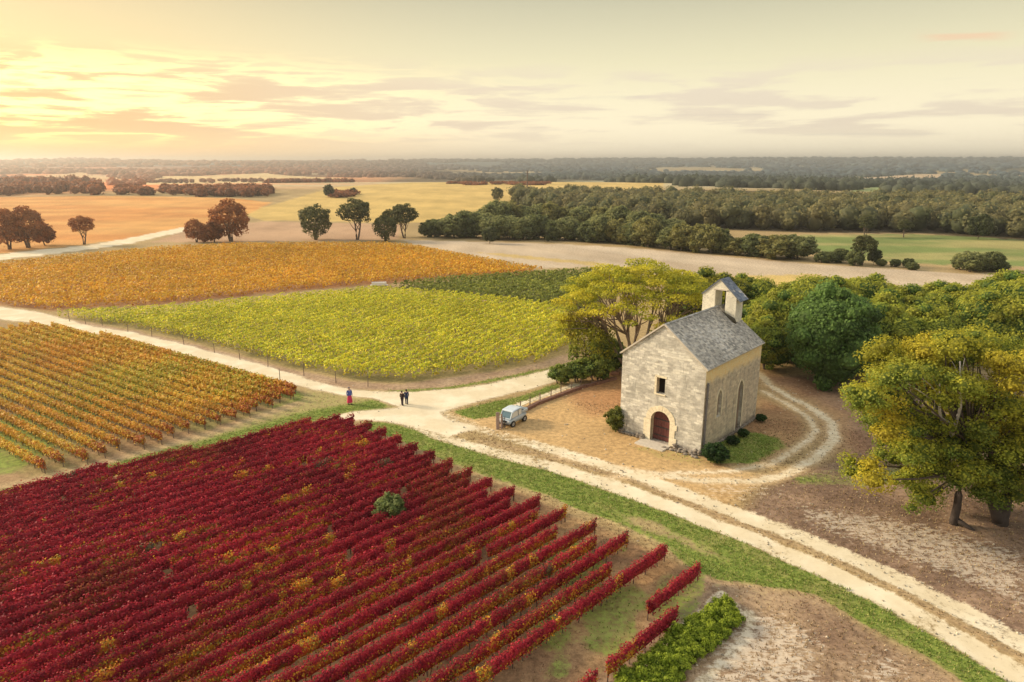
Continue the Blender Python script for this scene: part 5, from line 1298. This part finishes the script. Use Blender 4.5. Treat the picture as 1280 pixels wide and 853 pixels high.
def buggy():
    """small silver utility buggy, nose towards the left, dark boards standing in front"""
    x, y = G(641, 530); th = math.atan2(.40, .62)          # local +X points to the tail (up the picture)
    root = empty('utility_buggy', (x, y + .3, 0), math.radians(54)); root.scale = (1.14, 1.14, .98); tag(root, 'small silver utility buggy with tinted windscreen parked at the end of the low fence', 'buggy')
    SIL = (.42, .50, .58); WH = (.60, .68, .75); DK = (.03, .03, .035)
    bm = bmesh.new()
    # body lofted from cross-sections along its length (x), half-width and heights
    secs = [(-1.25, .52, .42, .60), (-1.12, .60, .30, .82), (-.55, .64, .28, .95), (.0, .66, .28, .98), (.7, .66, .28, 1.0), (1.15, .62, .32, .98), (1.32, .54, .42, .85)]
    rings = []
    for sx, w, z0, z1 in secs:
        ring = []
        for k in range(16):
            a = 2 * math.pi * k / 16; cx, cz = math.cos(a), math.sin(a); e = .55
            ring.append(bm.verts.new((sx, math.copysign(abs(cx) ** e, cx) * w, (z0 + z1) / 2 + math.copysign(abs(cz) ** e, cz) * (z1 - z0) / 2)))
        rings.append(ring)
    for a, b in zip(rings[:-1], rings[1:]):
        for k in range(16): bm.faces.new((a[k], a[(k + 1) % 16], b[(k + 1) % 16], b[k]))
    bm.faces.new(rings[0][::-1]); bm.faces.new(rings[-1]); bmesh.ops.recalc_face_normals(bm, faces=bm.faces)
    me = bpy.data.meshes.new('body'); bm.to_mesh(me); bm.free(); a = me.color_attributes.new('col', 'FLOAT_COLOR', 'POINT'); a.data.foreach_set('color', np.tile([*SIL, 1], (len(me.vertices), 1)).astype(np.float32).ravel())
    me.polygons.foreach_set('use_smooth', np.ones(len(me.polygons), bool)); link('body', me, M_PAINT, root)
    # cabin: pale rounded roof on pillars, glazed in front
    mb = MB(); prof = [(-.78, 1.50), (-.66, 1.60), (.05, 1.66), (.55, 1.58), (.66, 1.50)]
    for (x0, z0), (x1, z1) in zip(prof[:-1], prof[1:]):
        mb.add([(x0, -.60, z0 - .04), (x1, -.60, z1 - .04), (x1, .60, z1 - .04), (x0, .60, z0 - .04), (x0, -.52, z0 + .03), (x1, -.52, z1 + .03), (x1, .52, z1 + .03), (x0, .52, z0 + .03)],
               [(0, 3, 2, 1), (4, 5, 6, 7), (0, 1, 5, 4), (2, 3, 7, 6), (1, 2, 6, 5), (3, 0, 4, 7)], WH)
    mb.build('roof', M_PAINT, root)
    ws = [(-1.08, .92), (-.76, 1.50)]
    mb = MB(); mb.add([(ws[0][0], -.50, ws[0][1]), (ws[0][0], .50, ws[0][1]), (ws[1][0], .48, ws[1][1]), (ws[1][0], -.48, ws[1][1]), (ws[0][0] + .03, -.50, ws[0][1]), (ws[0][0] + .03, .50, ws[0][1]), (ws[1][0] + .03, .48, ws[1][1]), (ws[1][0] + .03, -.48, ws[1][1])],
                      [(0, 1, 2, 3), (7, 6, 5, 4), (0, 4, 5, 1), (1, 5, 6, 2), (2, 6, 7, 3), (3, 7, 4, 0)]); wn = mb.build('windscreen', M_GLASS, root)
    mb = MB()
    for y_ in (-.54, .54): mb.tube([(ws[0][0] - .02, y_, ws[0][1] - .06), (ws[1][0] - .02, y_ * .96, ws[1][1] + .02)], [.05, .045], 6, WH)
    mb.tube([(ws[0][0] - .02, -.54, ws[0][1] - .03), (ws[0][0] - .02, .54, ws[0][1] - .03)], [.05, .05], 6, WH); mb.tube([(ws[1][0] - .02, -.52, ws[1][1] + .02), (ws[1][0] - .02, .52, ws[1][1] + .02)], [.045, .045], 6, WH); mb.build('frame', M_PAINT, wn)
    for sy in (-1, 1):
        mb = MB(); mb.add([(-1.0, sy * .60, .94), (.45, sy * .60, .96), (.52, sy * .56, 1.50), (-.70, sy * .56, 1.50), (-1.0, sy * .57, .94), (.45, sy * .57, .96), (.52, sy * .53, 1.50), (-.70, sy * .53, 1.50)],
                          [(0, 1, 2, 3), (7, 6, 5, 4), (0, 4, 5, 1), (1, 5, 6, 2), (2, 6, 7, 3), (3, 7, 4, 0)], (.66, .70, .72)); mb.build('side_panel', M_PAINT, root)
        mb = MB(); mb.tube([(-.02, sy * .62, .96), (-.02, sy * .58, 1.52)], [.035, .035], 6, (.25, .27, .3)); mb.build('pillar', M_PAINT, root)
    mb = MB(); mb.box((.55, 0, 1.22), (.06, 1.06, .52), col=WH); mb.build('cab_back', M_PAINT, root)
    # open rear tray
    tr = empty('tray', (0, 0, 0)); tr.parent = root
    mb = MB(); mb.box((1.0, 0, 1.0), (.74, 1.1, .04), col=DK); mb.build('tray_floor', M_PAINT, tr)
    for c, s in (((1.0, .58, 1.12), (.8, .05, .26)), ((1.0, -.58, 1.12), (.8, .05, .26)), ((1.40, 0, 1.12), (.05, 1.2, .26)), ((.62, 0, 1.12), (.04, 1.1, .26))):
        mb = MB(); mb.box(c, s, col=SIL); mb.build('tray_side', M_PAINT, tr)
    # lamps, grille, bumper
    for y_ in (-.42, .42):
        mb = MB(); mb.tube([(-1.22, y_, .66), (-1.30, y_, .66)], [.09, .075], 10, (.85, .86, .84)); mb.build('headlight', M_PAINT, root)
    mb = MB(); mb.box((-1.25, 0, .62), (.06, .52, .16), col=DK); mb.build('grille', M_PAINT, root)
    mb = MB(); mb.tube([(-1.34, -.6, .40), (-1.40, -.3, .40), (-1.40, .3, .40), (-1.34, .6, .40)], [.05] * 4, 6, DK); mb.build('bumper', M_PAINT, root)
    # wheels
    mb = MB(); n = 20; vs_, fs = [], []
    for k in range(n):
        a = 2 * math.pi * k / n
        for (r_, yy) in ((.20, -.10), (.29, -.10), (.32, -.05), (.32, .05), (.29, .10), (.20, .10)): vs_.append((math.cos(a) * r_, yy, math.sin(a) * r_))
    for k in range(n):
        for q in range(6): fs.append((k * 6 + q, k * 6 + (q + 1) % 6, ((k + 1) % n) * 6 + (q + 1) % 6, ((k + 1) % n) * 6 + q))
    mb.add(vs_, fs); o = mb.build('tyre', M_RUBBER); tyre = o.data; bpy.data.objects.remove(o)
    mb = MB(); mb.tube([(0, -.06, 0), (0, .06, 0)], [.2, .2], 16, (.5, .5, .52)); mb.tube([(0, -.1, 0), (0, .1, 0)], [.06, .06], 8, (.3, .3, .3)); o = mb.build('rim', M_PAINT); rim = o.data; bpy.data.objects.remove(o)
    for wx in (-.82, .88):
        for wy in (-.60, .60):
            w = empty('wheel', (wx, wy, .32)); w.parent = root; link('tyre', tyre, None, w); link('rim', rim, None, w)
    # weathered boards set upright in front
    bx, by = G(625, 536); b = empty('board_stand', (bx, by, 0), math.radians(18)); tag(b, 'two weathered upright boards on a dark stand just left of the silver buggy', 'stand')
    for x_, w_, h_, c in ((-.22, .34, 1.75, None), (.16, .16, 1.55, None)):
        mb = MB(); mb.box((x_, 0, h_ / 2 - .05), (w_, .07, h_), jitter=.012); mb.build('board', M_BOARD, b)
    for x_ in (.32, .50):
        mb = MB(); mb.tube([(x_, .05, -.1), (x_, .05, 1.15)], [.05, .045], 6); mb.build('post', M_IRON, b)
    mb = MB(); mb.box((.15, .06, .12), (.9, .06, .08)); mb.build('rail', M_POST, b)
M_BOARD = simple('grey_boards', (.36, .27, .24), .9, .1, 0, 6, .35, .4)
buggy()

M_SKIN = simple('skin', (.52, .33, .24), .6, .3, 0, 20, .08)
def person(px, py, rz, hgt, label, top, bottom, skirt, hair, group=None, long_top=False):
    x, y = G(px, py); root = empty('person', (x, y, 0.02), rz); tag(root, label, 'person', group); s = hgt / 1.72
    mb = MB()
    def tb(pts, rad, sides=8): mb.tube([Vector(p) * s for p in pts], [q * s for q in rad], sides)
    step = .10
    for sx, dy in ((-1, step), (1, -step)):
        tb([(sx * .09, 0, .92), (sx * .10, dy * .5, .70), (sx * .10, dy * .8 - .01, .48), (sx * .10, dy, .28), (sx * .10, dy + .01, .07)], [.085, .075, .055, .052, .038])
        tb([(sx * .10, dy + .05, .05), (sx * .105, dy - .06, .04), (sx * .11, dy - .15, .03)], [.045, .042, .03])
    tb([(0, 0, .86), (0, 0, .98), (0, -.01, 1.12), (0, 0, 1.28), (0, 0, 1.42), (0, 0, 1.47)], [.14, .15, .125, .145, .13, .06], 12)
    tb([(-.17, 0, 1.39), (0, 0, 1.42), (.17, 0, 1.39)], [.06, .08, .06])
    tb([(0, 0, 1.44), (0, -.01, 1.54)], [.055, .05])
    for k in range(9):                                         # head by rings
        pass
    tb([(0, -.01, 1.50), (0, -.02, 1.54), (0, -.015, 1.60), (0, -.01, 1.66), (0, 0, 1.715)], [.05, .078, .092, .085, .035], 12)
    tb([(0, -.095, 1.61), (0, -.125, 1.585), (0, -.10, 1.575)], [.012, .016, .012], 5)        # nose
    for sx in (-1, 1): tb([(sx * .088, 0, 1.62), (sx * .10, .005, 1.59)], [.014, .012], 5)    # ears
    for sx in (-1, 1):
        el = (sx * .235, .02, 1.12); wr = (sx * .22, -.10, .90)
        tb([(sx * .17, 0, 1.39), (sx * .215, .01, 1.25), el], [.052, .045, .038]); tb([el, (sx * .235, -.05, 1.0), wr], [.038, .034, .025])
        tb([wr, (sx * .22, -.125, .84)], [.026, .034], 6)
        for k in range(4): tb([(sx * (.200 + .013 * k), -.12 - .004 * k, .83), (sx * (.202 + .013 * k), -.135, .79 - .005 * (k in (1, 2))), (sx * (.204 + .011 * k), -.12, .765 - .006 * (k in (1, 2)))], [.009, .0085, .007], 5)
        tb([(sx * .20, -.125, .87), (sx * .185, -.145, .84), (sx * .187, -.15, .815)], [.011, .010, .008], 5)
    body = mb.build('body', M_SKIN, root); md = body.modifiers.new('remesh', 'REMESH'); md.mode = 'VOXEL'; md.voxel_size = .0135 * s; md.use_smooth_shade = True
    sm = body.modifiers.new('smooth', 'SMOOTH'); sm.iterations = 3; sm.factor = .5
    dg = bpy.context.evaluated_depsgraph_get(); dg.update(); me = bpy.data.meshes.new_from_object(body.evaluated_get(dg)); body.modifiers.clear(); body.data = me
    if not me.materials: me.materials.append(M_SKIN)
    def shell(name, rings, col, sides=14, parent=root):
        m2 = MB(); vs_ = []; fs = []
        for (cx, cy, cz, rx, ry) in rings:
            for k in range(sides):
                a = 2 * math.pi * k / sides; f_ = 1 + .03 * math.sin(a * 5 + cz * 9); vs_.append(((cx + math.cos(a) * rx * f_) * s, (cy + math.sin(a) * ry * f_) * s, cz * s))
        for i in range(len(rings) - 1):
            for k in range(sides): fs.append((i * sides + k, i * sides + (k + 1) % sides, (i + 1) * sides + (k + 1) % sides, (i + 1) * sides + k))
        m2.add(vs_, fs, col); return m2.build(name, M_CLOTH, parent, smooth=True)
    sh = empty('top', (0, 0, 0)); sh.parent = root; low = .78 if long_top else .92
    shell('torso', [(0, 0, low, .20, .17), (0, 0, 1.0, .175, .16), (0, -.01, 1.15, .155, .145), (0, 0, 1.30, .18, .16), (0, 0, 1.40, .175, .12), (0, 0, 1.47, .075, .07)], top, 16, sh)
    for sx in (-1, 1):
        m2 = MB(); m2.tube([Vector(p) * s for p in ((sx * .15, 0, 1.405), (sx * .215, .01, 1.25), (sx * .237, .02, 1.12), (sx * .235, -.055, 1.0), (sx * .222, -.09, .93))], [q * s for q in (.068, .062, .055, .048, .040)], 10, top, cap=False)
        m2.build('sleeve', M_CLOTH, sh, smooth=True)
    if skirt: shell('skirt', [(0, 0, .22, .27, .25), (0, 0, .45, .24, .22), (0, 0, .75, .20, .18), (0, 0, 1.0, .165, .15)], bottom)
    else:
        tr = empty('trousers', (0, 0, 0)); tr.parent = root; shell('waist', [(0, 0, .82, .185, .14), (0, 0, .90, .18, .155), (0, 0, 1.0, .168, .15)], bottom, 14, tr)
        for sx, dy in ((-1, step), (1, -step)): shell('trouser_leg', [(sx * .10, dy, .09, .065, .075), (sx * .10, dy * .8, .48, .075, .08), (sx * .098, dy * .5, .70, .095, .10), (sx * .09, 0, .90, .10, .13)], bottom, 10, tr)
    for sx, dy in ((-1, step), (1, -step)):
        m2 = MB(); m2.tube([Vector(p) * s for p in ((sx * .10, dy + .06, .045), (sx * .105, dy - .05, .045), (sx * .11, dy - .17, .03))], [q * s for q in (.052, .052, .036)], 8, (.03, .025, .025)); m2.build('shoe', M_CLOTH, root, smooth=True)
    m2 = MB(); m2.tube([Vector(p) * s for p in ((0, .035, 1.52), (0, .03, 1.58), (0, .018, 1.65), (0, .005, 1.70), (0, 0, 1.735))], [q * s for q in (.07, .092, .100, .085, .03)], 12, hair); m2.build('hair', M_CLOTH, root, smooth=True)
    m2 = MB()
    for sx in (-1, 1): m2.box(Vector((sx * .032, -.100, 1.612)) * s, (.018 * s, .012 * s, .009 * s), col=(.02, .02, .02))
    m2.box(Vector((0, -.098, 1.555)) * s, (.04 * s, .012 * s, .008 * s), col=(.3, .08, .07)); m2.build('face_marks', M_CLOTH, root)
    return root
person(437.5, 506, .6, 1.95, 'person in a blue top and long pink-red skirt on the verge by the junction', (.10, .14, .42), (.62, .05, .13), True, (.12, .13, .17))
person(503, 507, 2.9, 1.62, 'left of the two people in dark clothes on the pale road junction', (.045, .030, .035), (.06, .045, .055), False, (.03, .02, .02), None, True)
person(508.5, 505.5, 3.2, 1.66, 'right of the two people at the junction, in dark blue clothes', (.028, .045, .12), (.03, .038, .07), False, (.03, .025, .03), None, True)

def small_things():
    r = random.Random(12)
    # stones by the chapel's left side and below the grove
    def boulder(px, py, s, col, label):
        x, y = G(px, py); v, f = ICO; sd = r.randrange(99); w = 1 + .5 * (fbm(v[:, 0] * 1.5 + sd, v[:, 1] * 1.5 + v[:, 2], sd, 3) - .5)
        me = mesh_from('boulder', v * w[:, None] * np.array([s, s * .8, s * .6]), f, np.tile(col, (len(v), 1))); o = link('boulder', me, M_STONE, None, (x, y, s * .25)); o.rotation_euler = (0, 0, r.uniform(0, 6)); tag(o, label, 'boulder')
    for k, (px, py, s, c) in enumerate(((764, 462, .75, (.55, .50, .45)), (770, 460, .7, (.60, .55, .50)), (775, 465, .55, (.42, .30, .24)), (768, 468, .6, (.34, .20, .15)))):
        boulder(px, py, s, c, ('pale', 'palest', 'small brown', 'reddish')[k] + ' boulder of the heap by the left wall of the chapel')
    # utility pole
    x, y = G(659, 251); z0 = ground_z(x, y); t = empty('utility_pole', (x, y, z0)); tag(t, 'slender utility pole standing on the golden hill before the wood', 'pole')
    mb = MB(); mb.tube([(0, 0, -.5), (0, 0, 18)], [.45, .32], 6); mb.build('pole', M_POST, t); mb = MB(); mb.box((0, 0, 16.2), (3.2, .2, .2)); mb.build('crossarm', M_POST, t)
    # white trough
    x, y = G(474, 358); t = empty('water_trough', (x, y, 0), .1); tag(t, 'long white trough lying between the orange and yellow-green vineyards', 'trough')
    mb = MB(); mb.box((0, 0, .25), (3.6, .9, .1), col=(.8, .8, .8)); mb.build('base', M_PAINT, t)
    for c, s in (((0, .45, .55), (2.9, .07, .6)), ((0, -.45, .55), (2.9, .07, .6)), ((1.45, 0, .55), (.07, .9, .6)), ((-1.45, 0, .55), (.07, .9, .6))):
        mb = MB(); mb.box(c, s, col=(.84, .83, .82)); mb.build('side', M_PAINT, t)
    # thin posts at the near edge of the yellow-green vineyard
    mb = MB(); mb.tube([(0, 0, -.1), (.02, 0, 1.2), (0, .02, 2.2)], [.05, .045, .035], 5); o = mb.build('edge_post', M_POST); me = o.data; bpy.data.objects.remove(o)
    spots = [(87, 402), (107, 405), (128, 407), (160, 415), (190, 421), (230, 431), (268, 441), (300, 450), (335, 459), (380, 470), (420, 479), (460, 484), (350, 477)]
    for k, (px, py) in enumerate(spots):
        x, y = G(px, py); o = link('edge_post', me, None, None, (x, y, 0)); o.rotation_euler = (r.uniform(-.06, .06), r.uniform(-.06, .06), 0); sc = r.uniform(.5, .85); o.scale = (1, 1, sc)
        tag(o, f'{ORD[k]} thin wooden post from the left along the edge of the yellow-green vineyard', 'post', 'posts along the yellow-green vineyard') if k < 12 else tag(o, 'thin wooden post alone at the road side of the golden vineyard', 'post')
    # far farmhouses
    def house(px, py, w, d, h, rz, wall, roof, label):
        x, y = G(px, py); z0 = ground_z(x, y); t = empty('farmhouse', (x, y, z0), rz); tag(t, label, 'farmhouse')
        mb = MB(); mb.prism([(-w / 2, 0, -1), (w / 2, 0, -1), (w / 2, 0, h), (0, 0, h + w * .28), (-w / 2, 0, h)], (0, -d / 2, 0), (0, d / 2, 0), wall); mb.build('wall', M_CLOTH, t)
        mb = MB()
        for sx in (-1, 1): mb.add([(0, -d / 2 - .4, h + w * .28 + .15), (sx * (w / 2 + .5), -d / 2 - .4, h - .1), (sx * (w / 2 + .5), d / 2 + .4, h - .1), (0, d / 2 + .4, h + w * .28 + .15), (0, -d / 2 - .4, h + w * .28 + .45), (sx * (w / 2 + .5), -d / 2 - .4, h + .2), (sx * (w / 2 + .5), d / 2 + .4, h + .2), (0, d / 2 + .4, h + w * .28 + .45)],
                                  [(0, 1, 2, 3), (7, 6, 5, 4), (0, 4, 5, 1), (1, 5, 6, 2), (2, 6, 7, 3), (3, 7, 4, 0)], roof)
        mb.build('roof', M_CLOTH, t); mb = MB(); mb.box((w * .2, 0, h + w * .28), (1, 1, 2.4), col=wall); mb.build('chimney', M_CLOTH, t)
        for x_ in (-w * .25, w * .25): mb = MB(); mb.box((x_, -d / 2 - .02, h * .55), (1.2, .1, 1.5), col=(.04, .04, .05)); mb.build('window', M_CLOTH, t)
    house(1086, 229, 8, 12, 6, .7, (.82, .80, .76), (.5, .45, .4), 'tiny white farmhouse far off beyond the wood, above the pasture')
    house(1066, 226, 9, 12, 4, 1.2, (.75, .70, .62), (.35, .30, .26), 'small pale farm building left of the white farmhouse in the distance')
    house(945, 228, 10, 30, 4, 1.5, (.80, .78, .74), (.72, .70, .66), 'long pale shed far away over the left part of the wood')
small_things()

def ground_litter():
    """grass tufts, dry weeds and pebbles where the ground carries them"""
    r = np.random.default_rng(44); x, y, z = GV['x'], GV['y'], GV['z']; w = GV['w']; rr = np.sqrt(w)
    notvine = GV['cls'] != 3
    def scatter(prob, n, jit):
        p = prob * w * (rr > 27); p = p / p.sum(); k = r.choice(len(x), n, p=p); return k, x[k] + r.normal(0, jit, n) * (rr[k] / 40), y[k] + r.normal(0, jit, n) * (rr[k] / 40), z[k] - .02
    def tufts(name, label, prob, n, hgt, cols):
        k, X, Y, Z = scatter(prob, n, .16); m = 3; X = np.repeat(X, m); Y = np.repeat(Y, m); Z = np.repeat(Z, m); a = r.uniform(0, 6.28, n * m); h = hgt * r.uniform(.5, 1.4, n * m); b = h * .30
        dx, dy = np.cos(a), np.sin(a); px, py = -dy, dx; cx = X + dx * .04; cy = Y + dy * .04
        V = np.stack([np.stack([cx - px * b, cy - py * b, Z], 1), np.stack([cx + px * b, cy + py * b, Z], 1), np.stack([cx + dx * h * .5, cy + dy * h * .5, Z + h], 1)], 1).reshape(-1, 3)
        c = np.array(cols)[r.integers(0, len(cols), n)] * r.uniform(.75, 1.25, (n, 1)); c = np.repeat(np.repeat(c, m, 0), 3, 0)
        o = link(name, mesh_from(name, V, np.arange(len(V)).reshape(-1, 3), c), M_VINE); tag(o, label, None, None, 'stuff')
    tufts('grass', 'short green grass tufts on the verges', sstep(GV['grass'], .35, .8) * (notvine + .35 * (x > -4)), 24000, .10, [(.22, .30, .055), (.30, .36, .08), (.17, .25, .045), (.42, .40, .15)])
    tufts('dry_weeds', 'dry brown weeds and stubble on the bare ground', (1 - sstep(GV['grass'], .2, .5)) * (1 - sstep(GV['sand'], .08, .3)) * (GV['tint'][:, 0] < .46) * (notvine + .6 * (x > -4)) * (x > -6) * (rr < 70), 20000, .10, [(.40, .29, .16), (.28, .18, .11), (.52, .41, .24), (.26, .17, .10)])
    k, X, Y, Z = scatter(sstep(GV['sand'], .15, .4) * (1 - sstep(GV['sand'], .6, .85)) + .12 * (GV['cls'] == 0), 1500, .3)
    o8v = np.array([[1, 0, 0], [0, 1, 0], [-1, 0, 0], [0, -1, 0], [0, 0, 1], [0, 0, -1.]]); o8f = np.array([[0, 1, 4], [1, 2, 4], [2, 3, 4], [3, 0, 4], [1, 0, 5], [2, 1, 5], [3, 2, 5], [0, 3, 5]])
    n = len(X); s_ = r.uniform(.03, .10, (n, 1, 1)) * r.uniform(.6, 1.3, (n, 1, 3)); V = o8v[None] * s_ + np.stack([X, Y, Z + .03], 1)[:, None]; Fc = o8f[None] + (np.arange(n) * 6)[:, None, None]
    c = np.repeat(np.array([[.55, .48, .38]]) * r.uniform(.45, 1.2, (n, 1)), 6, 0)
    o = link('pebbles', mesh_from('pebbles', V.reshape(-1, 3), Fc.reshape(-1, 3), c), M_STONE); tag(o, 'loose pebbles along the edges of the tracks', None, None, 'stuff')
ground_litter()

# ------------------------------------------------------------------ haze
def build_haze():
    m = bpy.data.materials.new('haze'); m.use_nodes = True; t = NT(m.node_tree); t.n.clear()
    v = t.add('ShaderNodeVolumePrincipled'); v.inputs['Color'].default_value = (.95, .93, .92, 1); v.inputs['Density'].default_value = 0.00026
    v.inputs['Anisotropy'].default_value = 0.68
    o = t.add('ShaderNodeOutputMaterial'); t.l.new(v.outputs[0], o.inputs['Volume'])
    b = MB(); b.box((0, 0, 27), (19000, 19000, 110)); ob = b.build('haze', m); ob['kind'] = 'stuff'
    ob['label'] = 'thin evening haze over the whole countryside'
build_haze()
